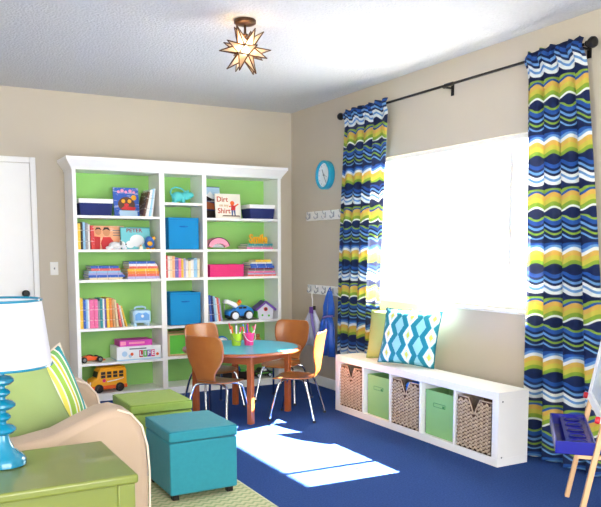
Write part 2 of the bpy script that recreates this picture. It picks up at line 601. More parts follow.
def book_row(spec, x0, z, yf, where, group, d=.17):
    x = x0
    prev = 0.0
    for i, (t, h, c, lean) in enumerate(spec):
        if lean > 0 and prev <= 0:
            x += h * math.sin(lean) * 1.02
        elif lean > 0 and prev > 0 and lean != prev:
            x += max(0, h * (math.sin(lean) - math.sin(prev))) * 1.02
        step = t / math.cos(lean) + .0008
        stand_book(x + t / 2 if lean >= 0 else x + step - t / 2, yf, z + .0005, t, h, d, c,
                   f"{c} book, {ORD[i]} in {where}", group, lean)
        x += step
        prev = lean
    return x

def book_stack(spec, cx, z, yf, where, group):
    """flat books, spines to the front; spec: (thickness, length, depth, colour, dx) bottom first"""
    zz = z + .0005
    n = len(spec)
    for i, (t, l, d, c, dx) in enumerate(spec):
        o = part('book', book_geo(t, l, d), [bookmat(c), M_PAPER], None, angle=30)
        o.rotation_euler = (0, PI / 2, 0)
        o.location = (cx + dx - l / 2, yf + random.uniform(0, .012), zz + t / 2)
        tag(o, f"{c} book, {ORD[i]} from the bottom of {where}", 'book', group)
        zz += t + .0004
    return zz

def face_book(name, label, x, y, z, w, h, t, c, lean=.14, rz=0.0, group=None):
    """book standing with its front cover to the room, leaning back; returns the root and the y of the cover face"""
    r = thing(name, label, 'book', (x, y, z), rz, group)
    T = Rx(-lean)
    m = bookmat(c) if isinstance(c, str) else c
    part('cover', G().box(-w / 2, w / 2, 0, .002, 0, h, T).box(-w / 2, w / 2, t - .002, t, 0, h, T).box(-w / 2 - .001, -w / 2 + .001, 0, t, 0, h, T), m, r)
    part('pages', G().box(-w / 2 + .001, w / 2 - .003, .002, t - .002, .003, h - .003, T), M_PAPER, r)
    def art(nm, polys, m2, off=.0006):
        g = G()
        for p in polys:
            g.prism(p, -off, 0.0, 'y', T)
        return part(nm, g, m2, r)
    def words(s, size, m2, px, pz, sx=1.0):
        p = T @ Vector((px, -.0012, pz))
        return text(s, size, m2, r, p, (PI / 2 - lean, 0, 0), .0004, 'title', sx, size * .02)
    return r, art, words

def canvas_box(x0, x1, y0, y1, z, h, label):
    """navy box tapering to its base, white lid"""
    r = thing('storage_box', label, 'box', ((x0 + x1) / 2, (y0 + y1) / 2, z), 0, 'navy boxes with white lids')
    w, dd, lh = (x1 - x0) / 2, (y1 - y0) / 2, .034
    q = .9
    vs = [(sx * w * q, sy * dd * q, 0) for sx, sy in ((-1, -1), (1, -1), (1, 1), (-1, 1))] + [(sx * w * .98, sy * dd * .98, h - lh) for sx, sy in ((-1, -1), (1, -1), (1, 1), (-1, 1))]
    g = G().add(vs, [(3, 2, 1, 0), (4, 5, 6, 7), (0, 1, 5, 4), (1, 2, 6, 5), (2, 3, 7, 6), (3, 0, 4, 7)])
    part('body', g, M_NAVY, r, bevel=.003)
    part('lid', G().box(-w, w, -dd, dd, h - lh, h), M_WHITE, r, bevel=.003)
    return r

# top-left shelf
Z = SHELF[0][0]
canvas_box(-1.99, -1.725, -.262, -.06, Z, .13, 'navy box with white lid at the door end of the bookcase')
r, art, words = face_book('picture_book', 'blue picture book with brown owl face on the top shelf', -1.592, -.175, Z, .205, .235, .012, 'blue')
art('cover_art', [disc(.07, 20, .0, .10, .06)], M_BROWN)
art('cover_art', [disc(.016, 12, -.025, .125), disc(.016, 12, .025, .125), disc(.022, 12, .062, .155)], M_YEL, .0012)
art('cover_art', [disc(.02, 12, 0, .095, .012), [(-.05, .06), (.06, .05), (.08, .075), (-.02, .085)]], M_RED, .0012)
art('cover_art', [[(-.06, .005), (.085, .005), (.085, .05), (-.06, .05)]], M_LBLU, .0012)
art('cover_art', [disc(.012, 10, -.06, .2), disc(.014, 10, -.03, .21), disc(.012, 10, 0, .2), disc(.014, 10, .035, .208), disc(.012, 10, .065, .198)], M_LPINK, .0012)
book_row([(.02, .20, 'brown', -.24), (.026, .215, 'white', -.2), (.02, .222, 'pale blue', -.16), (.012, .225, 'white', -.14)], -1.492, Z, -.262, 'the tilted row beside the owl book', 'tilted books on the top shelf', .18)
# second-left shelf
Z = SHELF[0][1]
book_row([(.026, .20, 'yellow', .0), (.016, .21, 'black', .0), (.018, .212, 'pale blue', .0), (.02, .205, 'grey', .0), (.014, .195, 'white', .0), (.03, .185, 'red', .04)], -2.012, Z, -.262, 'the row beside the red-shirted children book', 'upright books on the second shelf')
r, art, words = face_book('picture_book', 'orange picture book showing two children in red shirts', -1.735, -.16, Z, .25, .19, .012, 'peach')
art('cover_art', [disc(.026, 16, -.085, .145, .03), disc(.03, 16, -.02, .14, .034)], M_SKIN)
art('cover_art', [[(-.112, .152), (-.098, .176), (-.072, .176), (-.058, .155), (-.085, .166)], [(-.052, .15), (-.036, .178), (-.004, .178), (.012, .15), (-.02, .164)]], M_NIGHT, .0012)
art('cover_art', [[(-.06, .0), (.02, .0), (.035, .06), (.01, .1), (-.05, .1), (-.07, .05)], [(-.12, 0), (-.08, 0), (-.07, .1), (-.12, .105)]], M_RED, .0008)
art('cover_art', [[(.03, .15 - .02 * k), (.11, .15 - .02 * k), (.11, .156 - .02 * k), (.03, .156 - .02 * k)] for k in range(3)], M_GREY)
r, art, words = face_book('picture_book', 'teal picture book titled PETER leaning on the second shelf', -1.53, -.20, Z, .245, .18, .012, 'teal')
art('cover_art', [[(-.118, .003), (.118, .003), (.118, .172), (-.118, .172)]], mat('print_aqua', (112, 198, 206), .5))
art('cover_art', [disc(.06, 20, .01, .07, .05), disc(.035, 16, -.05, .04, .03)], M_FACE, .0011)
words('PETER', .042, mat('print_maroon', (150, 24, 50), .5), -.01, .152, 1.15)
g = G()
g.ell((0, 0, .032), (.05, .035, .03)).ell((.055, -.012, .04), (.028, .026, .026)).ell((-.05, -.02, .014), (.03, .02, .014)).ell((.07, -.03, .012), (.022, .016, .012)).ell((.01, -.03, .012), (.03, .02, .012))
g.ell((.05, .012, .062), (.01, .008, .018)).ell((.068, -.03, .038), (.014, .012, .012))
r = thing('plush_dog', 'white plush dog lying in front of the picture books', 'toy', (-1.72, -.255, Z))
fuse(part('body', g, mat('white_plush', (238, 238, 240), .95, bump=.5, bscale=200), r, (0, 0, -.001)), .005, 4)
part('nose', G().ell((.079, -.040, .040), .006), M_NIGHT, r)
part('ear', G().ell((.04, -.034, .05), (.01, .006, .018)), M_GREY, r)
r = thing('toy_bird', 'small blue toy bird with yellow beak and feet', 'toy', (-1.437, -.25, Z))
part('body', G().ell((0, 0, .05), (.042, .034, .048)).ell((-.004, -.004, .08), (.03, .028, .026)), mat('toy_denim_blue', (52, 104, 182), .5), r)
part('beak', G().ell((-.008, -.038, .046), (.022, .012, .02)), M_YEL, r)
part('foot', G().ell((-.02, -.02, .007), (.016, .018, .007)), M_YEL, r)
part('foot', G().ell((.02, -.02, .007), (.016, .018, .007)), M_YEL, r)
part('cap', G().ell((.035, 0, .09), (.016, .014, .016)), M_YEL, r)
r = thing('toy_block', 'tiny cream toy block beside the blue toy bird', 'toy', (-1.515, -.272, Z))
part('block', G().box(-.014, .014, -.012, .012, 0, .024), M_PAPER, r, bevel=.003)
part('knob', G().ell((0, 0, .028), .008), M_YEL, r)
# third-left shelf: two stacks
Z = SHELF[0][2]
book_stack([(.016, .26, .19, 'cream', .0), (.02, .285, .2, 'blue', .005), (.016, .27, .18, 'lavender', 0), (.015, .25, .19, 'pale blue', -.01), (.019, .225, .18, 'salmon', 0), (.019, .22, .17, 'blue', -.01)],
           -1.80, Z, -.275, 'the shorter flat stack near the door', 'flat books in the short stack')
book_stack([(.02, .265, .2, 'lavender', .0), (.018, .255, .2, 'salmon', .002), (.022, .26, .19, 'orange', 0), (.021, .255, .19, 'yellow', -.004), (.018, .24, .18, 'salmon', .003), (.02, .23, .19, 'white', -.005), (.019, .215, .18, 'blue', -.012)],
           -1.497, Z, -.275, 'the taller flat stack on the third shelf', 'flat books in the tall stack')
# fourth-left shelf: long row and light-blue case
Z = SHELF[0][3]
spec = [(.028, .24, 'yellow', .0), (.02, .225, 'blue', .0), (.014, .23, 'pale blue', 0), (.012, .225, 'white', 0), (.034, .226, 'pink', 0), (.03, .228, 'pink', 0), (.016, .215, 'grey', 0), (.02, .235, 'teal', 0), (.014, .232, 'white', 0),
        (.012, .228, 'violet', 0), (.022, .238, 'yellow', .02), (.02, .235, 'orange', .03), (.018, .23, 'tan', .05), (.016, .22, 'cream', .08), (.014, .19, 'salmon', .14), (.012, .175, 'white', .19), (.012, .17, 'yellow', .25)]
book_row(spec, -2.012, Z, -.262, 'the long row on the fourth shelf', 'long row of picture books')
r = thing('toy_case', 'pale blue toy case with feet and handle beside the long book row', 'toy', (-1.513, -.2, Z))
part('body', G().box(-.075, .075, -.06, .06, .022, .128), M_LBLU, r, bevel=.018, seg=3)
part('face_plate', G().prism([(-.058, .045), (.058, .045), (.058, .09), (.03, .11), (0, .1), (-.03, .11), (-.058, .09)], -.063, -.06, 'y'), mat('toy_mid_blue', (104, 164, 224), .4), r)
part('dial', G().lathe([(.012, 0), (.012, .006), (.006, .008)], 14, Tr(0, -.063, .08) @ Rx(PI / 2)), M_FACE, r)
part('handle', G().tube([(-.045, 0, .122), (-.042, 0, .146), (-.02, 0, .152), (.02, 0, .152), (.042, 0, .146), (.045, 0, .122)], .008), M_LBLU, r)
for sx in (-1, 1):
    for sy in (-1, 1):
        part('foot', G().lathe([(.016, 0), (.013, .012), (.01, .026)], 10, Tr(sx * .055, sy * .042, 0)), M_LBLU, r)
# fifth-left shelf: race car, game boxes
Z = SHELF[0][4]
def wheel(parent, x, y, z, rad, wd, m, hub=None, hr=.55, name='wheel'):
    o = part(name, G().lathe([(rad * .86, -wd / 2), (rad, -wd / 3), (rad, wd / 3), (rad * .86, wd / 2)], 20, Tr(x, y, z) @ Rx(PI / 2)), m, parent)
    if hub:
        part('hub_cap', G().lathe([(rad * hr, -wd / 2 - .003), (rad * hr, wd / 2 + .004), (rad * hr * .5, wd / 2 + .007)], 16, Tr(x, y, z) @ Rx(PI / 2)), hub, o)
    return o
r = thing('toy_race_car', 'low orange and black toy race car on the fifth shelf', 'toy', (-1.925, -.21, Z), .12)
part('body', G().prism([(-.095, .02), (-.09, .038), (-.05, .05), (-.02, .058), (.02, .046), (.07, .034), (.098, .028), (.1, .016), (-.09, .012)], -.024, .024), M_ORA, r, bevel=.005)
part('cockpit', G().ell((-.01, 0, .05), (.028, .016, .012)), M_NIGHT, r)
part('spoiler', G().box(-.1, -.078, -.045, .045, .052, .057).box(-.093, -.088, -.004, .004, .03, .053), M_NIGHT, r)
part('front_wing', G().box(.085, .105, -.045, .045, .012, .018), M_ORA, r)
for x in (-.068, .06):
    for y in (-.042, .042):
        wheel(r, x, y, .024, .024, .022, M_RUBBER, M_GREY)
r = thing('game_box', 'white board game box lettered LIFE on the fifth shelf', 'game box', (-1.552, -.2, Z + .0005))
part('base_tray', G().box(-.178, .178, -.08, .13, 0, .05), M_LBLU, r, bevel=.002)
lidp = part('lid', G().box(-.182, .182, -.084, .134, .01, .112), M_FACE, r, bevel=.002)
for k, (c, ch) in enumerate(zip((M_RED, M_GRN, M_PURP, M_PINK), 'LIFE')):
    xx = .015 + k * .033
    part('letter_tile', G().box(xx - .015, xx + .015, -.0858, -.084, .022, .078), c, lidp)
    text(ch, .05, M_FACE, lidp, (xx, -.0868, .05), name='letter', bold=.0015)
part('print_patch', G().prism(disc(.022, 14, -.12, .055), -.0855, -.084).prism(disc(.014, 12, -.075, .035), -.0855, -.084), M_LBLU, lidp)
part('print_patch', G().prism(disc(.013, 12, -.06, .05), -.0856, -.084).prism(disc(.012, 12, .152, .04), -.0856, -.084), M_ORA, lidp)
part('print_patch', G().box(-.08, .06, -.0855, -.084, .088, .098), M_GREY, lidp)
r = thing('game_box', 'pink and purple game box on top of the white LIFE box', 'game box', (-1.57, -.18, Z + .113), .02)
part('body', G().box(-.135, .135, -.08, .08, 0, .05), mat('magenta_box', (206, 60, 170), .5), r, bevel=.002)
part('print_patch', G().box(-.13, -.085, -.0812, -.08, .01, .04), M_LPINK, r)
part('print_patch', G().box(-.06, .07, -.0812, -.08, .017, .033), M_LPINK, r)
# bottom-left: school bus
r = thing('toy_school_bus', 'yellow and orange toy school bus with dark wheels', 'toy', (-1.80, -.2, BOT))
r.rotation_euler = (0, 0, .12)
part('body', G().prism([(-.15, .045), (-.15, .085), (-.138, .105), (-.1, .118), (-.085, .172), (-.07, .19), (.13, .19), (.145, .18), (.148, .045)], -.062, .062), M_YEL, r, bevel=.01, seg=3)
part('roof', G().box(-.07, .14, -.054, .054, .188, .202), M_YEL, r, bevel=.008)
part('skirt', G().box(-.148, .15, -.066, .066, .026, .058), M_ORA, r, bevel=.006)
for k in range(4):
    x = -.052 + k * .05
    for sy in (-1, 1):
        f = part('window_opening', G().box(x - .018, x + .018, sy * .0622, sy * .0634, .118, .168), M_NIGHT, r)
        part('window_bar', G().box(x - .018, x + .018, sy * .0634, sy * .065, .14, .145), M_YEL, f)
part('windshield', G().prism([(-.0995, .124), (-.1015, .124), (-.089, .168), (-.087, .168)], -.045, .045), M_NIGHT, r)
part('stripe', G().prism([(-.02, .09), (.1, .104), (.12, .112), (.12, .106), (.06, .092), (-.02, .084)], -.0638, -.062), M_FACE, r)
part('badge', G().prism(disc(.014, 14, -.045, .098), -.0645, -.062), M_PINK, r)
part('headlight', G().ell((-.149, -.04, .08), (.006, .012, .012)), M_FACE, r)
part('headlight', G().ell((-.149, .04, .08), (.006, .012, .012)), M_FACE, r)
for x in (-.09, .085):
    for y in (-.058, .058):
        wheel(r, x, y, .036, .036, .03, M_RUBBER, M_NIGHT)
# ---- middle bay
Z = SHELF[1][0]
r = thing('toy_hippo', 'aqua hippo-shaped watering toy with long curled tail handle', 'toy', (-1.135, -.2, Z))
g = G()
g.ell((-.035, 0, .055), (.058, .042, .042)).ell((.03, 0, .062), (.05, .036, .034)).ell((.072, 0, .07), (.03, .034, .026)).ell((.045, 0, .08), (.03, .03, .024))
for x in (-.065, .005):
    for y in (-.022, .022):
        g.lathe([(.017, 0), (.015, .02), (.017, .05)], 12, Tr(x, y, 0))
fuse(part('body', g, M_AQUA, r), .005, 5)
part('tail_handle', G().tube([(-.09, 0, .06), (-.1, 0, .09), (-.088, 0, .118), (-.055, 0, .132), (-.015, 0, .126), (.012, 0, .112), (.03, 0, .09)], .006), M_AQUA, r)
part('ear', G().ell((.045, .022, .102), (.007, .006, .01)), M_AQUA, r)
part('ear', G().ell((.045, -.022, .102), (.007, .006, .01)), M_AQUA, r)
def felt_bin(x0, x1, z, h, label):
    w = (x1 - x0) / 2
    r = thing('fabric_bin', label, 'bin', ((x0 + x1) / 2, -.16, z + .0005), 0, 'blue fabric bins')
    k = .006
    g = G().box(-w, w, -.11, -.11 + k, 0, h).box(-w, w, .12 - k, .12, 0, h).box(-w, -w + k, -.11, .12, 0, h).box(w - k, w, -.11, .12, 0, h).box(-w, w, -.11, .12, 0, k)
    part('body', g, M_BIN, r, bevel=.002)
    p = part('pull_slot', G().prism([(x, zz) for x, zz in disc(.04, 16, 0, h * .72, .007)], -.1108, -.11), M_BINW, r)
    part('pull_tab', G().tube([(-.03, -.111, h * .735), (-.012, -.116, h * .72), (0, -.117, h * .745), (.012, -.116, h * .72), (.03, -.111, h * .735)], .003, 6), M_BINW, p)
    part('rim_seam', G().box(-w, w, -.1115, -.11, h - .018, h - .015), M_BINW, r)
    return r
felt_bin(-1.282, -1.018, SHELF[1][1], .262, 'bright blue fabric bin just below the aqua toy')
felt_bin(-1.28, -1.012, SHELF[1][3], .272, 'bright blue fabric bin between upright books and green crate')
spec = [(.022, .185, 'red', .0), (.02, .175, 'white', 0), (.018, .18, 'cream', 0), (.022, .178, 'peach', 0), (.03, .165, 'violet', 0), (.022, .16, 'pink', 0), (.02, .155, 'yellow', 0), (.018, .158, 'lavender', 0), (.02, .14, 'white', 0), (.022, .135, 'cream', 0), (.026, .148, 'white', 0), (.03, .16, 'pale blue', 0), (.022, .155, 'cream', 0)]
book_row(spec, -1.313, SHELF[1][2], -.262, 'the row between the two blue bins', 'small books between the blue bins', .15)
Z = SHELF[1][4]
r = thing('wooden_crate', 'small pine crate with bright green panels behind the chair', 'crate', (-1.178, -.17, Z + .0005))
for x in (-.118, .118):
    for y in (-.09, .09):
        part('post', G().box(x - .009, x + .009, y - .009, y + .009, 0, .19), M_TAN, r, bevel=.001)
part('front_panel', G().box(-.108, .108, -.094, -.086, .016, .172), M_GRN, r)
part('rear_panel', G().box(-.108, .108, .086, .094, .016, .172), M_GRN, r)
part('side_panel', G().box(-.122, -.114, -.081, .081, .016, .172), M_TAN, r)
part('side_panel', G().box(.114, .122, -.081, .081, .016, .172), M_TAN, r)
part('rail', G().box(-.127, .127, -.1, -.081, .174, .188), M_TAN, r)
part('rail', G().box(-.127, .127, -.1, -.081, .002, .016), M_TAN, r)
part('rail', G().box(-.127, .127, .081, .1, .174, .188), M_TAN, r)
# ---- right bay
Z = SHELF[2][0]
r, art, words = face_book('picture_book', 'dark picture book with snowy mountain photo behind the white one', -.845, -.105, Z, .2, .28, .014, 'navy')
art('cover_art', [[(-.099, .19), (.099, .19), (.099, .275), (-.099, .275)]], M_LBLU)
art('cover_art', [[(-.099, .18), (-.06, .225), (-.03, .2), (.01, .24), (.04, .205), (.099, .23), (.099, .16), (-.099, .16)]], M_FACE, .0011)
art('cover_art', [[(-.099, .16), (.099, .16), (.099, .19), (.03, .17), (-.03, .2), (-.07, .175)]], M_NIGHT, .0015)
art('cover_art', [[(-.09, .09), (.05, .08), (.06, .13), (-.03, .15), (-.09, .14)]], M_WOODT, .0012)
art('cover_art', [[(-.099, .0), (.099, .0), (.099, .07), (-.099, .075)]], M_NIGHT, .0012)
r, art, words = face_book('picture_book', 'white picture book titled Dirt on my Shirt', -.712, -.19, Z, .235, .215, .012, 'white', .12)
art('cover_art', [[(-.1165, .002), (.1165, .002), (.1165, .213), (-.1165, .213)]], mat('print_cream', (240, 234, 220), .6))
red = mat('print_brick', (196, 82, 58), .6)
words('Dirt', .062, red, -.052, .165, 1.0)
words('on my', .034, mat('print_ochre', (206, 160, 96), .6), -.04, .115, 1.0)
words('Shirt', .062, red, -.04, .066, 1.0)
art('cover_art', [disc(.02, 14, .04, .135), [(.07, .105), (.1, .125), (.095, .135), (.06, .115)], [(.01, .1), (.03, .105), (.03, .115), (.005, .11)]], M_ORA, .0012)
art('cover_art', [[(.025, .075), (.065, .075), (.07, .115), (.03, .118)]], M_RED, .0015)
art('cover_art', [[(.03, .03), (.042, .03), (.045, .075), (.028, .075)], [(.055, .03), (.067, .03), (.065, .075), (.048, .075)]], mat('print_denim', (70, 90, 140), .6), .0012)
art('cover_art', [[(-.06, .02), (.11, .02), (.1, .03), (-.05, .03)]], M_BROWN, .0012)
canvas_box(-.545, -.302, -.262, -.07, Z, .125, 'navy box with white lid near the wall clock')
Z = SHELF[2][1]
r = thing('hair_band_case', 'light pink arched toy bag with scalloped edge on second shelf', 'toy', (-.83, -.2, Z))
n = 14
g = G()
arc = [(math.cos(PI * (.06 + .88 * k / n)), math.sin(PI * (.06 + .88 * k / n))) for k in range(n + 1)]
out = [(-.1 * c, .012 + .086 * s) for c, s in arc]
inn = [(-.064 * c, .006 + .046 * s - (.006 if k % 2 else 0)) for k, (c, s) in enumerate(arc)]
T = Tr(0, 0, 0) @ Ry(.12)
for k in range(n):
    g.add([(out[k][0], -.05, out[k][1]), (out[k + 1][0], -.05, out[k + 1][1]), (inn[k + 1][0], -.05, inn[k + 1][1]), (inn[k][0], -.05, inn[k][1]),
           (out[k][0], .05, out[k][1]), (out[k + 1][0], .05, out[k + 1][1]), (inn[k + 1][0], .05, inn[k + 1][1]), (inn[k][0], .05, inn[k][1])],
          [(0, 1, 2, 3), (7, 6, 5, 4), (0, 4, 5, 1), (3, 2, 6, 7), (0, 3, 7, 4), (1, 5, 6, 2)])
part('shell', g, M_LPINK, r, (0, 0, .0))
part('trim', G().tube([(x, -.052, z) for x, z in out], .004, 6), mat('dark_plum', (88, 40, 66), .6), r)
part('lining', G().prism([(x * .96, z) for x, z in inn], -.03, .04), M_GREY, r)
zt = book_stack([(.014, .25, .19, 'pink', .01), (.014, .25, .19, 'grey', .0), (.018, .235, .18, 'teal', .012)], -.462, Z, -.275, 'the stack under the Smile letters', 'flat books under the letters')
r = thing('letter_sign', 'yellow wooden word sign reading Smile on stacked books', 'sign', (-.455, -.23, zt))
o = text('Smile', .098, M_YEL, r, (0, -.005, .042), depth=.006, name='letters', sx=.84, bold=.003)
part('foot_bar', G().box(-.075, .085, -.015, .006, 0, .008), M_YEL, r)
Z = SHELF[2][2]
r = thing('woven_box', 'hot pink woven rectangular basket on the third shelf', 'basket', (-.772, -.19, Z + .0005))
w, dd, h = .158, .085, .1
g = G().box(-w, w, -dd, -dd + .006, 0, h).box(-w, w, dd - .006, dd, 0, h).box(-w, -w + .006, -dd, dd, 0, h).box(w - .006, w, -dd, dd, 0, h).box(-w, w, -dd, dd, 0, .006)
part('body', g, M_PINK, r)
g = G()
for i in range(16):
    for j in range(6):
        x, z = -w + .012 + i * .0195, .01 + j * .0165
        off = .0035 if (i + j) % 2 else .0015
        g.box(x - .009, x + .009, -dd - off, -dd, z - .0075, z + .0075)
o = part('weave', g, M_PINK, r, smooth=False)
o['kind'] = 'stuff'
part('rim', G().tube([(-w, -dd, h), (w, -dd, h), (w, dd, h), (-w, dd, h)], .005, 6, closed=True), M_PINK, r)
book_stack([(.014, .27, .2, 'salmon', 0), (.014, .265, .2, 'lavender', .0), (.014, .262, .2, 'pink', -.004), (.012, .25, .19, 'grey', 0), (.013, .24, .19, 'maroon', -.005), (.022, .225, .19, 'blue', .002), (.016, .215, .18, 'blue', -.005), (.014, .205, .18, 'white', 0), (.02, .15, .15, 'yellow', .01)],
           -.438, Z, -.278, 'the stack beside the pink basket', 'flat books beside the pink basket')
Z = SHELF[2][3]
book_row([(.014, .23, 'grey', .06), (.02, .225, 'blue', .07), (.018, .22, 'navy', .08), (.018, .215, 'pale blue', .09), (.012, .2, 'white', .1), (.016, .205, 'salmon', .11), (.012, .195, 'lavender', .13)], -.955, Z, -.262, 'the leaning row beside the blue toy truck', 'leaning books beside the toy truck', .15)
r = thing('toy_tow_truck', 'chunky blue toy tow truck with white wheels and crane', 'toy', (-.635, -.2, Z))
part('body', G().prism([(-.11, .035), (-.118, .07), (-.1, .09), (-.045, .095), (-.03, .118), (.02, .132), (.07, .122), (.11, .1), (.128, .07), (.125, .035)], -.055, .055), M_BLU, r, bevel=.014, seg=3)
part('chassis', G().box(-.115, .12, -.045, .045, .02, .045), M_RUBBER, r, bevel=.004)
cr_ = part('crane_arm', G().prism([(-.03, .1), (-.012, .122), (-.03, .15), (-.11, .182), (-.135, .176), (-.14, .15), (-.112, .145), (-.06, .12)], -.032, .032), M_FACE, r, bevel=.004)
part('hook_cable', G().tube([(-.132, 0, .158), (-.134, 0, .1), (-.13, 0, .08)], .004, 6), M_GREY, cr_)
part('driver', G().ell((-.005, 0, .135), (.022, .02, .02)), M_YEL, r)
part('beacon', G().lathe([(.02, 0), (.018, .016), (.006, .03)], 12, Tr(.01, 0, .145)), M_ORA, r)
for k in range(2):
    part('window_opening', G().box(-.02 + k * .04, .012 + k * .04, -.0565, -.055, .1, .118), M_NIGHT, r)
for x in (-.06, .07):
    for y in (-.058, .058):
        wheel(r, x, y, .042, .042, .032, M_RUBBER, M_FACE, .72)
r = thing('toy_birdhouse', 'painted toy birdhouse with purple roof and white front', 'toy', (-.392, -.2, Z))
r.rotation_euler = (0, 0, -.12)
part('body', G().prism([(-.062, .0), (.062, .0), (.075, .085), (0, .14), (-.075, .085)], -.06, .06), mat('birdhouse_white', (216, 216, 226), .6), r)
part('roof_slope', G().prism([(0, .142), (0, .162), (.098, .088), (.09, .072)], -.075, .07), M_PURP, r)
part('roof_slope', G().prism([(0, .142), (0, .162), (-.098, .088), (-.09, .072)], -.075, .07), M_PURP, r)
part('side_paint', G().box(-.0795, -.073, -.055, .055, .01, .07, Ry(.0)), M_GRN, r)
part('entrance_ring', G().lathe([(.018, 0), (.018, .005), (.01, .005)], 16, Tr(0, -.06, .088) @ Rx(PI / 2)), M_RED, r)
part('entrance', G().prism(disc(.011, 14, 0, .088), -.0656, -.06), M_NIGHT, r)
part('painted_flower', G().prism(disc(.01, 10, -.03, .035), -.0612, -.06).prism(disc(.01, 10, .03, .03), -.0612, -.06), M_GRN, r)
part('finial', G().ell((0, -.01, .164), (.012, .012, .01)), M_GRN, r)
Z = SHELF[2][4]
r = thing('toy_radio', 'round blue and white toy behind the green pencil bucket', 'toy', (-.80, -.2, Z))
part('body', G().prism(disc(.06, 20, 0, .066, .064), -.03, .03), M_FACE, r, bevel=.006)
part('arch_band', G().tube([(.06 * math.cos(a), -.0, .07 + .058 * math.sin(a)) for a in [PI * k / 12 for k in range(13)]], .014, 8), M_BLU, r)
part('dial', G().prism(disc(.014, 12, -.022, .07), -.034, -.03).prism(disc(.014, 12, .022, .07), -.034, -.03), M_NIGHT, r)
r = thing('glue_bottle', 'small amber bottle with cap behind the pink bucket', 'bottle', (-.45, -.2, Z))
part('body', G().lathe([(.03, 0), (.032, .01), (.032, .085), (.026, .1), (.014, .108), (.014, .115)], 16), mat('amber_plastic', (204, 130, 60), .35), r)
part('cap', G().lathe([(.018, .113), (.018, .135), (.014, .14)], 14), mat('amber_cap', (180, 100, 40), .4), r)
Z = BOT
r = thing('toy_bin', 'black toy tray filled with coloured blocks on bottom shelf', 'toy', (-.75, -.19, Z))
part('tray', G().box(-.17, .17, -.09, .09, 0, .006).box(-.17, .17, -.09, -.084, 0, .075).box(-.17, .17, .084, .09, 0, .075).box(-.17, -.164, -.09, .09, 0, .075).box(.164, .17, -.09, .09, 0, .075), M_NIGHT, r)
for k, m in enumerate((M_YEL, M_GRN, M_FACE, M_RED, M_YEL, M_BLU, M_GRN)):
    part('toy_block', G().box(-.02, .02, -.02, .02, 0, .04, Rz(k * .7)), m, r, (-.135 + k * .045, -.05 + .03 * (k % 2), .05 + .012 * (k % 3)), bevel=.004)
r = thing('toy_car', 'black toy car with green stripe on the bottom shelf', 'toy', (-.41, -.2, Z))
part('body', G().prism([(-.09, .02), (-.09, .05), (-.05, .056), (-.03, .085), (.03, .085), (.055, .056), (.09, .05), (.09, .02)], -.04, .04), M_NIGHT, r, bevel=.006)
part('stripe', G().box(-.08, .08, -.0412, -.04, .034, .044), M_GRN, r)
part('windscreen', G().box(-.026, .026, -.0412, -.04, .06, .078), M_FACE, r)
for x in (-.055, .055):
    for y in (-.04, .04):
        wheel(r, x, y, .022, .022, .018, M_RUBBER, M_FACE)

# ------------------------------------------------------------------ star lamp on the ceiling
r = thing('star_ceiling_lamp', 'bronze and glass many-pointed star lamp hanging from the ceiling', 'ceiling lamp', (-1.534, -2.374, H))
part('canopy', G().lathe([(.058, 0), (.06, -.004), (.06, -.018), (.05, -.024), (.012, -.026)], 24), M_BRONZE, r)
part('stem', G().lathe([(.007, -.02), (.007, -.07), (.016, -.075), (.016, -.085), (.006, -.09), (.006, -.11)], 12), M_BRONZE, r)
bm = bmesh.new()
bmesh.ops.create_icosphere(bm, subdivisions=1, radius=.05)
faces = [[v.co.copy() for v in f.verts] for f in bm.faces]
bm.free()
SC = Vector((0, 0, -.16))
spin = Rz(.35) @ Rx(.22)
m_star = glass('star_glass', (1.0, .9, .78), .12, .25)
tr_star = m_star.node_tree
_ts = tr_star.nodes.new('ShaderNodeBsdfTranslucent')
_ts.inputs[0].default_value = (1, .86, .7, 1)
_mx = tr_star.nodes.new('ShaderNodeMixShader')
_mx.inputs[0].default_value = .5
_old = tr_star.nodes['Material Output'].inputs['Surface'].links[0].from_socket
tr_star.links.new(_old, _mx.inputs[1])
tr_star.links.new(_ts.outputs[0], _mx.inputs[2])
tr_star.links.new(_mx.outputs[0], tr_star.nodes['Material Output'].inputs['Surface'])
for tri in faces:
    tri = [spin @ v for v in tri]
    c = sum(tri, Vector()) / 3
    if c.normalized().z > .93:
        continue
    tip = c.normalized() * .142
    p = part('glass_point', G().add([*tri, tip], [(0, 1, 3), (1, 2, 3), (2, 0, 3)]), m_star, r, SC, smooth=False)
    g = G()
    for v in tri:
        g.tube([v, tip], [.0044, .003], 5)
    for a, b in ((0, 1), (1, 2), (2, 0)):
        g.tube([tri[a], tri[b]], .0026, 4)
    part('metal_came', g, M_BRONZE, p)
mb = bpy.data.materials.new('lit_bulb')
mb.use_nodes = True
_e = mb.node_tree.nodes['Principled BSDF']
_e.inputs['Base Color'].default_value = (1, .9, .75, 1)
_e.inputs['Emission Color'].default_value = (1, .78, .5, 1)
_e.inputs['Emission Strength'].default_value = 10
part('bulb', G().ell((0, 0, 0), (.02, .02, .026)), mb, r, SC)
bl = bpy.data.lights.new('star_bulb_light', 'POINT')
bl.energy = 2.5
bl.color = (1, .72, .45)
bl.shadow_soft_size = .02
blo = bpy.data.objects.new('star_bulb_light', bl)
COL.objects.link(blo)
blo.parent = r
blo.location = SC + Vector((0, 0, .028))

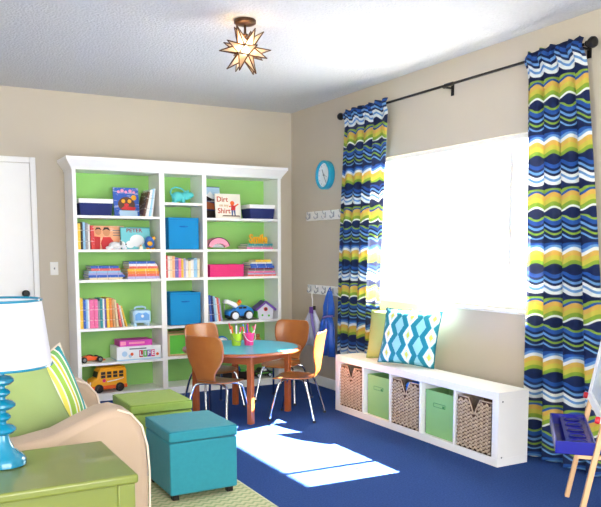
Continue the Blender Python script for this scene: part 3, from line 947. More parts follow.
# ------------------------------------------------------------------ curtains and rod
P_ = .6
def curtain_fac(N, L, u, v):
    amp = mth(N, L, 'MULTIPLY', mth(N, L, 'SINE', mth(N, L, 'MULTIPLY', v, 4 * PI / P_)), 2.6)
    amp = mth(N, L, 'MAXIMUM', mth(N, L, 'MINIMUM', amp, 1.0), -1.0)
    wv = mth(N, L, 'SINE', mth(N, L, 'MULTIPLY', u, 2 * PI / .19))
    t = mth(N, L, 'ADD', v, mth(N, L, 'MULTIPLY', mth(N, L, 'MULTIPLY', amp, wv), .0165))
    return mth(N, L, 'FRACT', mth(N, L, 'DIVIDE', t, P_))
NV, BL, LB, WH, YE, OR, LI, GR = (8, 36, 88), (34, 92, 174), (112, 166, 216), (236, 240, 236), (214, 206, 84), (226, 190, 92), (146, 182, 62), (78, 128, 48)
seq = [(NV, 1.6), (LI, 2.2), (YE, 2.6), (OR, 2.6), (WH, 1.8), (LB, 1.8), (BL, 2.2), (NV, 3), (LB, 1.3), (NV, 1.5), (LI, 1.2), (NV, 1.5), (LB, 1.4), (NV, 1.5), (BL, 2.4), (LI, 1.2), (NV, 3), (WH, 1.1), (LI, 2.4),
       (YE, 2.6), (OR, 2.6), (BL, 1.6), (LI, 1.8), (NV, 3), (WH, 2.4), (LB, 1.6), (WH, 1.6), (NV, 1.5), (LB, 1.4), (NV, 1.5), (BL, 2), (NV, 1.4)]
tot = sum(w_ for _, w_ in seq)
stops, acc = [], 0
for c, w_ in seq:
    stops.append((acc / tot, c))
    acc += w_
M_CURT = ramp_mat('wavy_stripe_cotton', stops, curtain_fac, .85, trans=.45)

def curtain(name, label, yt0, yt1, yb0, yb1, folds, phase, z0, z1, xc, v_off, cloth):
    r = thing(name, label, 'curtain', (xc, (yt0 + yt1) / 2, z0), 0, 'wavy striped curtains on the black rod')
    nu, nv = folds * 16, 90
    vs, fs, uvs = [], [], []
    rnd = random.Random(name + str(phase))
    jit = [rnd.uniform(-.35, .35) for _ in range(folds + 2)]
    for j in range(nv + 1):
        z = z0 + (z1 - z0) * j / nv
        k = (z - z0) / (z1 - z0)
        near_top = max(0, 1 - abs(z - 2.25) / .10)
        amp = (.017 + .024 * (1 - k)) * (1 - .75 * near_top) * 1.0
        for i in range(nu + 1):
            s = i / nu
            q = s * folds
            ii = int(min(q, folds - 1e-6))
            jj = jit[ii] * (1 - (q - ii)) + jit[ii + 1] * (q - ii)
            ya = yb0 + (yt0 - yb0) * k ** 2.2
            yb = yb1 + (yt1 - yb1) * k ** 1.2
            wob = math.sin(2 * PI * q + phase + jj * 1.5)
            # plump rounded folds
            x = amp * (wob + .25 * math.sin(4 * PI * q + jj * 3)) * (.75 + .5 * jj)
            x += .012 * near_top * math.sin(2 * PI * q * 2.5 + jj)
            if z > 2.275:
                x += .01 * math.sin(9 * q + 1.3)
            x -= .026 * math.exp(-((z - 2.256) / .035) ** 2)
            zz = z + (.008 * math.sin(7 * q + jj * 4) if j == nv else 0) + (.004 * math.sin(5 * q) if j == 0 else 0)
            y = ya + (yb - ya) * s + .004 * math.cos(2 * PI * q * 2 + jj)
            vs.append((x, y - (yt0 + yt1) / 2, zz - z0))
            uvs.append((0.0, zz + v_off))
    ref = int(nv * .4) * (nu + 1)
    arc = [0.0]                                  # length along the folded cloth, so that the print follows the fabric
    for i in range(nu):
        p, q = vs[ref + i], vs[ref + i + 1]
        arc.append(arc[-1] + math.hypot(q[0] - p[0], q[1] - p[1]))
    uvs = [(arc[i % (nu + 1)], uv_[1]) for i, uv_ in enumerate(uvs)]
    for j in range(nv):
        for i in range(nu):
            a = j * (nu + 1) + i
            fs.append((a, a + 1, a + nu + 2, a + nu + 1))
    me = bpy.data.meshes.new('curtain_panel')
    me.from_pydata(vs, [], fs)
    me.materials.append(M_CURT)
    uvl = me.uv_layers.new(name='UVMap')
    for lp in me.loops:
        uvl.data[lp.index].uv = uvs[lp.vertex_index]
    me.polygons.foreach_set('use_smooth', [True] * len(me.polygons))
    o = link('curtain_panel', me, r)
    sd = o.modifiers.new('thick', 'SOLIDIFY')
    sd.thickness = .0015
    return r
XC = -.078
curtain('curtain', 'wavy striped curtain beside the wall clock, falling behind the bench', -1.07, -1.655, -.95, -1.54, 5, .4, .012, 2.285, XC, .11, .95)
curtain('curtain', 'wavy striped floor-length curtain behind the easel', -3.0, -3.40, -3.02, -3.62, 4, 1.2, .012, 2.30, XC, .11, .8)

r = thing('curtain_rod', 'thin black curtain rod with round finials above the window', 'curtain rod', (XC, -2.225, 2.256))
part('rod', G().tube([(0, 1.2, 0), (0, -1.2, .0)], .0085, 10), M_BLACK, r)
for sy in (1, -1):
    part('finial', G().lathe([(.009, 0), (.016, .008), (.012, .014), (.024, .03), (.03, .045), (.026, .06), (.01, .07)], 16, Tr(0, sy * 1.185, 0) @ Rx(-sy * PI / 2)), M_BLACK, r)
for y in (1.15, -.05, -1.15):
    b = part('bracket', G().box(.006, -XC - .003, y - .006, y + .006, -.014, -.004).box(-XC - .01, -XC - .003, y - .012, y + .012, -.055, .02), M_BLACK, r)
    part('cradle', G().tube([(.014 * math.cos(a), y, .014 * math.sin(a)) for a in [PI + PI * k / 8 for k in range(9)]], .004, 6), M_BLACK, b)
part('joint_collar', G().tube([(0, -.06, 0), (0, -.14, 0)], .012, 10), M_BLACK, r)

# ------------------------------------------------------------------ wall clock and hook rails (front is -y locally, turned to face the room)
WR = -PI / 2
r = thing('wall_clock', 'round wall clock with thick turquoise rim and white face', 'clock', (0, -.66, 1.826), WR)
T = Rx(PI / 2)
part('rim', G().lathe([(.118, 0), (.121, .006), (.121, .05), (.114, .056), (.104, .056), (.1, .048), (.098, .006), (.09, 0)], 36, T, cap=False), M_CLOCK, r)
part('dial_face', G().lathe([(.1, .004), (.1, .036)], 32, T), M_FACE, r)
for a, l, wd in ((-.5, .055, .0035), (2.6, .078, .0025), (1.9, .06, .001)):
    part('hand', G().box(-wd, wd, -.042, -.04, -.012, l, Ry(a)), M_GREY, r)
for k in range(12):
    part('hour_mark', G().box(-.002, .002, -.0372, -.036, .078, .09, Ry(PI * k / 6)), M_GREY, r)
part('centre_pin', G().lathe([(.006, .036), (.006, .046)], 10, T), M_GREY, r)
M_STEEL = mat('brushed_steel', (176, 178, 182), .4, metal=.5)
def hook_rail(yc, z0, half, n, label):
    r = thing('hook_rail', label, 'hook rail', (0, yc, z0), WR, 'white hook rails')
    part('board', G().box(-half, half, -.018, 0, 0, .08), M_TRIM, r, bevel=.004)
    for k in range(n):
        x = -half + half * 2 * (k + .5) / n
        h = part('hook', G().tube([(x, -.02, .055), (x, -.034, .05), (x, -.045, .062), (x, -.046, .078)], .004, 6).tube([(x, -.02, .045), (x, -.03, .02), (x, -.044, .012), (x, -.054, .022), (x, -.056, .034)], .0045, 6), M_STEEL, r)
        part('hook_plate', G().box(x - .009, x + .009, -.021, -.018, .02, .066), M_STEEL, h, bevel=.003)
hook_rail(-.655, 1.45, .34, 5, 'empty white rail of metal hooks under the wall clock')
hook_rail(-.655, .808, .32, 5, 'white rail of metal hooks holding the hanging costumes')

# hanging costumes
def drape(rows, nfold, thick, seed):
    """rows: (z, centre x, half width, depth centre y, fold amplitude)"""
    rnd = random.Random(seed)
    nu = 40
    vs, fs = [], []
    ph = rnd.uniform(0, 6)
    for z, cx, hw_, yc, am in rows:
        for i in range(nu + 1):
            s = i / nu * 2 - 1
            vs.append((cx + s * hw_, yc + am * math.sin(s * PI * nfold + ph) - am * .6 * (1 - s * s), z))
    for j in range(len(rows) - 1):
        for i in range(nu):
            a = j * (nu + 1) + i
            fs.append((a, a + 1, a + nu + 2, a + nu + 1))
    return G().add(vs, fs)
def cloth_part(name, g, m, parent):
    o = part(name, g, m, parent)
    s_ = o.modifiers.new('thick', 'SOLIDIFY')
    s_.thickness = .003
    return o
M_SATIN = mat('blue_satin', (36, 96, 196), .35, var=.12, scale=8, sheen=.2)
M_SATINP = mat('lilac_satin', (136, 118, 196), .4, var=.1)
M_TULLE = bpy.data.materials.new('white_tulle')
M_TULLE.use_nodes = True
_n = M_TULLE.node_tree
_t = _n.nodes.new('ShaderNodeBsdfTransparent')
_m = _n.nodes.new('ShaderNodeMixShader')
_z = _n.nodes.new('ShaderNodeTexNoise')
_z.inputs['Scale'].default_value = 14
_n.nodes['Principled BSDF'].inputs['Base Color'].default_value = lin((214, 218, 234))
_r2 = _n.nodes.new('ShaderNodeMapRange')
_r2.inputs[3].default_value = .5
_r2.inputs[4].default_value = .95
_n.links.new(_z.outputs['Fac'], _r2.inputs[0])
_n.links.new(_r2.outputs[0], _m.inputs[0])
_n.links.new(_t.outputs[0], _m.inputs[1])
_n.links.new(_n.nodes['Principled BSDF'].outputs[0], _m.inputs[2])
_n.links.new(_m.outputs[0], _n.nodes['Material Output'].inputs['Surface'])
r = thing('dress_up_apron', 'shiny blue dress-up costume hanging from the hook rail', 'costume', (-.0, -.79, .30), WR)
cloth_part('skirt', drape([(0, 0, .15, -.075, .016), (.12, -.0, .14, -.075, .016), (.26, .0, .115, -.07, .014), (.34, 0, .075, -.07, .012)], 3, .003, 3), M_SATIN, r)
cloth_part('bodice', drape([(.335, 0, .078, -.066, .012), (.42, 0, .08, -.066, .01), (.5, .0, .05, -.062, .008), (.555, 0, .026, -.056, .004)], 1.5, .003, 5), M_SATIN, r)
part('sash', G().tube([(-.08, -.075, .32), (-.03, -.098, .325), (.03, -.098, .34), (.08, -.075, .345)], .009, 8), M_SATINP, r)
part('strap', G().tube([(-.02, -.058, .55), (-.004, -.056, .572), (0, -.052, .58)], .004, 6), M_SATIN, r)
part('strap', G().tube([(.02, -.058, .55), (.004, -.056, .572), (0, -.052, .58)], .004, 6), M_SATIN, r)
r = thing('fairy_costume', 'sheer white fairy costume with purple clip on a hanger', 'costume', (0, -.50, .34), WR)
cloth_part('skirt', drape([(.02, .0, .15, -.07, .02), (.1, .0, .175, -.075, .022), (.2, .0, .15, -.07, .02), (.29, .005, .07, -.066, .012), (.335, .01, .035, -.064, .006)], 4, .002, 8), M_TULLE, r)
part('clip', G().box(-.015, .035, -.085, -.06, .30, .36), M_PURP, r, bevel=.004)
part('clip', G().box(.04, .06, -.08, -.06, .335, .37), M_NIGHT, r, bevel=.003)
part('hanger', G().tube([(.01, -.066, .355), (.012, -.066, .42), (.0, -.066, .45), (.004, -.066, .49), (.012, -.062, .5), (.014, -.055, .49)], .005, 6), M_TRIM, r)
part('ribbon', G().tube([(.03, -.085, .30), (.06, -.095, .22), (.1, -.09, .12), (.11, -.085, .05)], .012, 6), M_SATINP, r)

# ------------------------------------------------------------------ bench (front is -y locally)
BL_, BH, BD = 1.727, .418, .225
r = thing('storage_bench', 'low white five-cube storage bench under the window', 'bench', (-.40 + BD / 2, -1.4565 - BL_ / 2, 0), WR)
hl = BL_ / 2
th, tb = .046, .05
def bp(name, x0, x1, z0, z1, y0=-BD / 2, y1=BD / 2):
    return part(name, G().box(x0, x1, y0, y1, z0, z1), M_WHITE, r, bevel=.0015)
bp('top_board', -hl, hl, BH - th, BH)
bp('bottom_board', -hl, hl, 0, th)
for sx in (-1, 1):
    e = bp('end_panel', min(sx * hl, sx * (hl - tb)), max(sx * hl, sx * (hl - tb)), th, BH - th)
    for y, z in ((-BD / 2 + .03, .052), (-BD / 2 + .03, BH - .052)):
        part('screw', G().lathe([(.005, 0), (.005, .001)], 10, Tr(sx * hl, y, z) @ Ry(sx * PI / 2)), M_GREY, e)
bay = (BL_ - 2 * tb - 4 * .016) / 5
for k in range(1, 5):
    x = -hl + tb + k * bay + (k - 1) * .016
    bp('divider', x, x + .016, th, BH - th)
bp('back_panel', -hl + tb, hl - tb, th, BH - th, BD / 2 - .008, BD / 2 - .002)
def bay_centre(k):
    x = -hl + tb + k * (bay + .016) + bay / 2
    return Vector((-.40 + BD / 2, -1.4565 - BL_ / 2 - x, th))
W2, BHT = .142, .302
strand = None
def seagrass(k, label):
    r = thing('seagrass_basket', label, 'basket', bay_centre(k), WR, 'seagrass baskets in the bench')
    yf = -BD / 2 + .01
    yb = BD / 2 - .015
    notch = [(-W2, 0), (W2, 0), (W2, BHT), (.045, BHT), (0, BHT - .085), (-.045, BHT), (-W2, BHT)]
    part('front_wall', G().prism([(-W2, 0), (0, 0), (0, BHT - .085), (-.045, BHT), (-W2, BHT)], yf, yf + .012).prism([(0, 0), (W2, 0), (W2, BHT), (.045, BHT), (0, BHT - .085)], yf, yf + .012), M_SEAD, r)
    part('rear_wall', G().box(-W2, W2, yb - .012, yb, 0, BHT), M_SEAD, r)
    part('side_wall', G().box(-W2, -W2 + .012, yf, yb, 0, BHT), M_SEA, r)
    part('side_wall', G().box(W2 - .012, W2, yf, yb, 0, BHT), M_SEA, r)
    part('base', G().box(-W2, W2, yf, yb, 0, .012), M_SEAD, r)
    rnd = random.Random(5)
    g = G()
    rows, cols = 13, 13
    for j in range(rows):
        for i in range(cols):
            x = -W2 + .011 + i * (2 * W2 - .022) / (cols - 1)
            z = .012 + (j + .5 * (i % 2)) * (BHT - .03) / (rows - .5)
            if abs(x) < .045 * (z - (BHT - .085)) / .085 + .012 and z > BHT - .095:
                continue
            T = Tr(x, yf - .001, z) @ Ry((.62 if i % 2 else -.62) + rnd.uniform(-.15, .15))
            g.add([(-.0155, 0, 0), (-.009, -.006, -.0058), (.009, -.006, -.0058), (.0155, 0, 0), (.009, -.006, .0058), (-.009, -.006, .0058), (-.006, -.011, 0), (.006, -.011, 0), (0, .002, -.006), (0, .002, .006)],
                  [(0, 1, 6), (0, 6, 5), (1, 2, 7, 6), (6, 7, 4, 5), (2, 3, 7), (7, 3, 4), (0, 8, 1), (1, 8, 2), (2, 8, 3), (0, 5, 9), (5, 4, 9), (4, 3, 9)], T)
    o = part('weave', g, M_SEA, r, smooth=False)
    o['kind'] = 'stuff'
    part('rim', G().tube([(-W2, yf, BHT), (-.048, yf - .002, BHT), (-.002, yf - .002, BHT - .088), (.002, yf - .002, BHT - .088), (.048, yf - .002, BHT), (W2, yf, BHT), (W2, yb, BHT), (-W2, yb, BHT)], .004, 6, closed=True), M_SEA, r)
    return r
seagrass(0, 'woven seagrass basket in the bench cube nearest the hook rails')
b3 = seagrass(2, 'woven seagrass basket in the middle cube of the bench')
seagrass(4, 'woven seagrass basket in the bench cube nearest the easel')
c = bay_centre(2)
r2 = thing('toy_pouch', 'bright blue soft pouch showing through the middle basket notch', 'pouch', (c.x - .028, c.y, th + .0125))
part('pouch', G().lathe([(.03, 0), (.056, .01), (.06, .1), (.06, .255), (.05, .275), (.02, .28)], 20), M_BLU, r2)
part('drawstring', G().tube([(.061 * math.cos(a), .061 * math.sin(a), .25) for a in [2 * PI * k / 24 for k in range(24)]], .003, 5, closed=True), M_COBALT, r2)
def mint_bin(k, label):
    r = thing('green_bin', label, 'bin', bay_centre(k) + Vector((.012, 0, .0005)), WR, 'mint green bins in the bench')
    w, h, yf, yb, t_ = .134, .282, -BD / 2 + .012, BD / 2 - .03, .005
    part('body', G().box(-w, w, yf, yf + t_, 0, h).box(-w, w, yb - t_, yb, 0, h).box(-w, -w + t_, yf, yb, 0, h).box(w - t_, w, yf, yb, 0, h).box(-w, w, yf, yb, 0, t_), M_GBIN, r, bevel=.0015)
    p = part('label_holder', G().tube([(x, yf - .0015, z) for x, z in ((-.055, h * .74), (.055, h * .74), (.055, h * .66), (-.055, h * .66))], .0018, 5, closed=True), M_GBIND, r)
    part('pull_ring', G().box(.03, .048, yf - .005, yf, h * .655, h * .715), M_GBIND, p, bevel=.003)
    part('rim_fold', G().box(-w, w, yf - .0012, yf, h - .022, h), M_GBIN, r)
    return r
mint_bin(1, 'mint green bin in the cube under the plain green cushion')
mint_bin(3, 'mint green bin in the cube beyond the middle basket, towards the easel')

# ------------------------------------------------------------------ cushions
def pillow_mesh(w, h, t, m, n=18, pinch=.06):
    vs, fs, uvs = [], [], []
    for side in (-1, 1):
        for j in range(n + 1):
            for i in range(n + 1):
                a, b = i / n * 2 - 1, j / n * 2 - 1
                e = (max(0, 1 - abs(a) ** 2.2) * max(0, 1 - abs(b) ** 2.2)) ** .5
                sag = 1 - pinch * (1 - abs(a) ** 2) * abs(b) ** 3
                sag2 = 1 - pinch * (1 - abs(b) ** 2) * abs(a) ** 3
                wr = .006 * math.sin(7 * a + 3 * b) * e
                vs.append((a * w / 2 * sag2, side * (t / 2 * e + wr * .5), (b * sag + 1) * h / 2))
                uvs.append(((a + 1) / 2 * w, (b + 1) / 2 * h))
        base = 0 if side < 0 else (n + 1) ** 2
        for j in range(n):
            for i in range(n):
                q = base + j * (n + 1) + i
                f = (q, q + 1, q + n + 2, q + n + 1)
                fs.append(f if side < 0 else f[::-1])
    me = bpy.data.meshes.new('cushion')
    me.from_pydata(vs, [], fs)
    uvl = me.uv_layers.new(name='UVMap')
    for lp in me.loops:
        uvl.data[lp.index].uv = uvs[lp.vertex_index]
    bm = bmesh.new()
    bm.from_mesh(me)
    bmesh.ops.remove_doubles(bm, verts=bm.verts[:], dist=.0004)
    bm.to_mesh(me)
    bm.free()
    me.materials.append(m)
    me.polygons.foreach_set('use_smooth', [True] * len(me.polygons))
    return me
def cushion(label, w, h, t, m, mw, loc, rz, lean, roll=0.0):
    r = thing('cushion', label, 'cushion', loc, rz)
    M4 = Rx(-lean) @ Ry(roll)
    o = link('cushion_cover', pillow_mesh(w, h, t, m), r)
    o.rotation_euler = M4.to_euler()
    pts = []
    for k in range(40):
        s_ = k / 40 * 4
        q, f = int(s_), s_ % 1 * 2 - 1
        a, b = ((f, -1), (1, f), (-f, 1), (-1, -f))[q]
        pts.append((a * w / 2 * (1 - .06 * (1 - b * b) * abs(a) ** 3), 0, (b * (1 - .06 * (1 - a * a) * abs(b) ** 3) + 1) * h / 2))
    p = part('piping', G().tube(pts, .004, 6, closed=True), mw, r)
    p.rotation_euler = M4.to_euler()
    return r
def ikat_fac(N, L, u, v):
    pu, pv = .16, .13
    a = mth(N, L, 'ABSOLUTE', mth(N, L, 'SUBTRACT', mth(N, L, 'FRACT', mth(N, L, 'DIVIDE', u, pu)), .5))
    b = mth(N, L, 'ABSOLUTE', mth(N, L, 'SUBTRACT', mth(N, L, 'FRACT', mth(N, L, 'DIVIDE', v, pv)), .5))
    nz = N.new('ShaderNodeTexNoise')
    nz.inputs['Scale'].default_value = 60
    d = mth(N, L, 'ADD', a, mth(N, L, 'MULTIPLY', b, .45))
    d = mth(N, L, 'ADD', d, mth(N, L, 'MULTIPLY', mth(N, L, 'SUBTRACT', nz.outputs['Fac'], .5), .06))
    return d
TE, TL = (16, 128, 150), (140, 202, 218)
M_IKAT = ramp_mat('ikat_cotton', [(0, (206, 210, 96)), (.085, (226, 234, 214)), (.10, TL), (.125, (230, 240, 240)), (.235, TL), (.262, TE), (.50, TL)], ikat_fac, .85)
BX = -.40
cushion('plain apple green cushion on the bench beside the patterned one', .36, .36, .12, M_PGREEN, M_PGREEN, (-.235, -1.88, BH + .01), WR + .30, .26, -.08)
cushion('teal and white ikat patterned cushion on the white bench', .43, .38, .14, M_IKAT, M_TEALW, (-.285, -2.17, BH + .008), WR + .42, .26, .02)

# ------------------------------------------------------------------ round activity table
TC = Vector((-1.07, -1.25, 0))
TA = math.atan2(.244, .416)
r = thing('activity_table', 'small round wooden table with turquoise top in the corner', 'table', TC, TA)
TH = .497
part('tabletop', G().lathe([(.408, TH - .02), (.408, TH)], 64), M_TURQ, r)
part('edge_band', G().lathe([(.408, TH - .022), (.428, TH - .02), (.432, TH - .011), (.428, TH - .001), (.408, TH + .0005)], 64, cap=False), M_WOODT, r)
q = .24
for sx in (-1, 1):
    for sy in (-1, 1):
        part('leg', G().box(sx * q - .019, sx * q + .019, sy * q - .019, sy * q + .019, 0, TH - .022), M_WOODT, r, bevel=.003)
for a in range(4):
    part('apron', G().box(-q + .019, q - .019, -q - .009, -q + .009, TH - .085, TH - .022, Rz(a * PI / 2)), M_WOODT, r)

# ------------------------------------------------------------------ bent-ply chairs, facing +y locally
def chair_shell():
    prof = []   # (y, z, half width, edge lift)
    seat = [(.17, .286, .085), (.165, .29, .115), (.14, .297, .14), (.09, .302, .152), (.03, .301, .152), (-.03, .298, .138), (-.075, .298, .112)]
    bend = [(-.105, .302, .092), (-.124, .314, .08), (-.135, .332, .076), (-.142, .358, .078)]
    back = [(-.15, .395, .1), (-.158, .43, .128), (-.165, .47, .147), (-.172, .52, .155), (-.18, .565, .155), (-.186, .6, .15), (-.19, .618, .138), (-.192, .628, .115)]
    return seat, bend, back
def make_chair(label, loc, rz, group='bent plywood chairs round the table'):
    r = thing('childs_chair', label, 'chair', loc, rz, group)
    seat, bend, back = chair_shell()
    def surf(rows, curve):
        vs, fs = [], []
        n = 10
        for y, z, w in rows:
            for i in range(n + 1):
                t_ = i / n * 2 - 1
                if curve == 'back':
                    k = min(1, max(0, (z - .33) / .1))
                    vs.append((t_ * w, y + .03 * k * (t_ * w / .147) ** 2, z))
                else:
                    vs.append((t_ * w, y, z - .006 * (1 - t_ * t_)))
        for j in range(len(rows) - 1):
            for i in range(n):
                a = j * (n + 1) + i
                fs.append((a, a + 1, a + n + 2, a + n + 1))
        return G().add(vs, fs)
    for nm, rows, cv in (('seat', seat + bend[:2], 'seat'), ('backrest', bend[1:] + back, 'back')):
        o = part(nm, surf(rows, cv), M_WOOD, r, angle=80)
        s_ = o.modifiers.new('ply', 'SOLIDIFY')
        s_.thickness = .011
        s_.offset = 0
        ss = o.modifiers.new('round', 'SUBSURF')
        ss.levels = ss.render_levels = 1
    for sx in (-1, 1):
        for sy in (-1, 1):
            leg = part('leg', G().tube([(sx * .03, sy * .035 + .02, .28), (sx * .1, sy * .075 + .015, .279), (sx * .125, sy * .09 + .015, .272), (sx * .138, sy * .1 + .015, .252), (sx * .148, sy * .115 + .012, .2), (sx * .172, sy * .16 + .01, .01)], .0085, 10), M_CHROME, r)
            part('foot_cap', G().lathe([(.011, 0), (.011, .012), (.009, .016)], 10, Tr(sx * .1735, sy * .1625 + .01, 0)), M_RUBBER, leg)
    part('mount_plate', G().box(-.05, .05, -.035, .075, .276, .286), M_GREY, r)
    return r
def face_to(dx, dy):
    return math.atan2(dy, dx) - PI / 2
make_chair('plywood chair showing its back, nearest the ottomans at the round table', (-1.345, -1.435, 0), face_to(.83, .56))
make_chair('plywood chair half hidden behind the one nearest the ottomans', (-1.165, -.905, 0), face_to(.2, -.98))
make_chair('plywood chair at the table facing the room, nearest the wall corner', (-.565, -.935, 0), face_to(-.8, -.6))
make_chair('sunlit plywood chair seen edge-on beside the bench end', (-.755, -1.535, 0), face_to(-.74, .67))

# buckets and markers
def bucket(label, x, y, m, pens, handle):
    r = thing('pencil_bucket', label, 'bucket', (x, y, TH + .0012), 0)
    part('pail', G().lathe([(.03, 0), (.032, .002), (.042, .085), (.045, .087), (.045, .092), (.04, .092), (.029, .004)], 24, cap=False).lathe([(.03, 0), (.03, .003)], 24), m, r)
    part('handle', G().tube([(-.043, 0, .084)] + [(-.044 * math.cos(a), -.02 - .03 * math.sin(a), .08 - .048 * math.sin(a)) for a in [PI * k / 10 for k in range(11)]] + [(.043, 0, .084)], .002, 6), M_GREY if not handle else M_FACE, r)
    rnd = random.Random(label)
    for i, (cn, mm) in enumerate(pens):
        a = 2 * PI * i / len(pens) + .4
        rx, ry = .018 * math.cos(a), .018 * math.sin(a)
        tx, ty = .037 * math.cos(a), .037 * math.sin(a)
        l = .135 + rnd.uniform(-.012, .03)
        d_ = Vector((tx - rx, ty - ry, .088)).normalized()
        o = thing('marker_pen', f'{cn} marker standing {ORD[i]} round the {label.split(" ")[0]} bucket', 'marker', (x + rx, y + ry, TH + .006), 0, 'markers in the ' + label.split(' ')[0] + ' bucket')
        part('barrel', G().tube([(0, 0, 0), d_ * l * .72], .0052, 8), M_FACE if i % 3 == 0 else mm, o)
        part('cap', G().tube([d_ * l * .72, d_ * l * .98, d_ * l], [.006, .006, .003], 8), mm, o)
PENS = [('blue', M_BLU), ('purple', M_PURP), ('pink', M_LPINK), ('red', M_RED), ('orange', M_ORA), ('white', M_FACE), ('hot pink', M_PINK), ('green', M_GRN)]
bucket('lime pail of markers on the round turquoise table', -1.085, -1.18, mat('lime_enamel', (172, 204, 40), .35), PENS, False)
bucket('pink pail of markers on the round turquoise table', -.995, -1.205, mat('pink_enamel', (238, 60, 136), .35), [PENS[k] for k in (6, 3, 0, 4, 1, 7, 2)], True)

# ------------------------------------------------------------------ ottomans and rug
RUGZ = .009
def zig(N, L, u, v):
    a = mth(N, L, 'PINGPONG', u, .022)
    b = mth(N, L, 'FRACT', mth(N, L, 'DIVIDE', mth(N, L, 'ADD', v, a), .044))
    return b
M_RUG = ramp_mat('chevron_rug', [(0, (196, 192, 150)), (.5, (150, 166, 122)), (.85, (178, 180, 138))], zig, .95)
g = G().box(-1.07, 1.07, -1.15, 1.15, 0, RUGZ)
me = g.mesh('area_rug', [M_RUG], smooth=False)
uvl = me.uv_layers.new(name='UVMap')
for lp in me.loops:
    c_ = me.vertices[lp.vertex_index].co
    uvl.data[lp.index].uv = (c_.x, c_.y)
r = thing('area_rug', 'pale green and cream chevron rug under the turquoise ottoman', 'rug', (-2.83, -3.57, 0))
link('woven_field', me, r)
part('bound_edge', G().box(-1.078, -1.07, -1.158, 1.158, 0, RUGZ).box(1.07, 1.078, -1.158, 1.158, 0, RUGZ).box(-1.07, 1.07, -1.158, -1.15, 0, RUGZ).box(-1.07, 1.07, 1.15, 1.158, 0, RUGZ), mat('rug_binding', (206, 208, 172), .95), r)
def ottoman(label, x0, x1, y0, y1, z, h, m, mw):
    r = thing('storage_ottoman', label, 'ottoman', ((x0 + x1) / 2, (y0 + y1) / 2, z), 0, 'cube storage ottomans')
    w, d_ = (x1 - x0) / 2, (y1 - y0) / 2
    fz, lz = .028, h - .055
    part('body', G().box(-w + .003, w - .003, -d_ + .003, d_ - .003, fz, lz - .003), m, r, bevel=.008, seg=3)
    lid = part('lid', G().box(-w, w, -d_, d_, lz, h), m, r, bevel=.012, seg=3)
    for zz, rr in ((h - .006, .0035), (lz + .005, .003)):
        k = .004
        part('welt', G().tube([(-w + k, -d_ + k, zz), (w - k, -d_ + k, zz), (w - k, d_ - k, zz), (-w + k, d_ - k, zz)], rr, 6, closed=True), mw, lid)
    for sx in (-1, 1):
        for sy in (-1, 1):
            part('foot', G().box(sx * (w - .035) - .016, sx * (w - .035) + .016, sy * (d_ - .035) - .016, sy * (d_ - .035) + .016, 0, fz), M_BLACK, r, bevel=.003)
    return r
ottoman('turquoise linen cube ottoman with hinged lid on the rug', -2.175, -1.825, -2.885, -2.495, RUGZ, .34, M_TEAL, M_TEALW)
ottoman('lime green linen cube ottoman in front of the bookcase', -2.16, -1.795, -2.175, -1.785, 0, .342, M_LIME, M_LIMEW)

# ------------------------------------------------------------------ armchair (facing +x)
r = thing('armchair', 'beige slipcovered armchair with piped sloping arms', 'armchair', (-2.84, -3.03, RUGZ))
AP = [(.382, .0), (.386, .36), (.38, .46), (.36, .54), (.32, .59), (.27, .61), (.215, .604), (.14, .574), (.05, .535), (-.06, .516), (-.2, .505), (-.36, .505), (-.36, .0)]
for nm, y0, y1 in (('near', -.46, -.29), ('far', .25, .42)):
    a = part('arm', G().prism(AP, y0, y1), M_BEIGE, r, bevel=.03, seg=4)
    part('piping', G().tube([(x + .001, y0 + .007, z - .006) for x, z in AP[:6]], .004, 6), M_WELT, a)
part('seat_base', G().box(-.36, .36, -.29, .25, .02, .27), M_BEIGE, r, bevel=.015)
part('seat_cushion', G().box(-.2, .38, -.285, .245, .272, .39), M_BEIGE, r, bevel=.035, seg=4)
part('backrest', G().prism([(-.18, .3), (-.24, .6), (-.29, .72), (-.36, .74), (-.42, .7), (-.42, .02), (-.18, .02)], -.46, .42), M_BEIGE, r, bevel=.04, seg=4)
part('skirt', G().box(.362, .374, -.29, .25, .01, .26), M_BEIGE, r)
SA, SB = (232, 222, 96), (34, 142, 150)
def stripes(N, L, u, v):
    return mth(N, L, 'FRACT', mth(N, L, 'DIVIDE', u, .16))
M_STRP = ramp_mat('striped_cotton', [(0, SB), (.16, (228, 232, 216)), (.22, SA), (.36, (228, 232, 216)), (.42, (150, 190, 72)), (.6, (228, 232, 216)), (.66, (206, 190, 60)), (.74, (228, 232, 216)), (.8, (108, 168, 92)), (.94, (228, 232, 216))], stripes, .9)
cushion('large plain green cushion on the armchair, behind the lamp', .38, .36, .15, M_PGREEN, M_PGREEN, (-2.815, -3.14, .435), .35, .25, -.28)
cushion('striped teal, yellow and white cushion tucked beside the green one', .36, .34, .13, M_STRP, M_WELT, (-2.675, -2.97, .425), .6, .12, -.36)

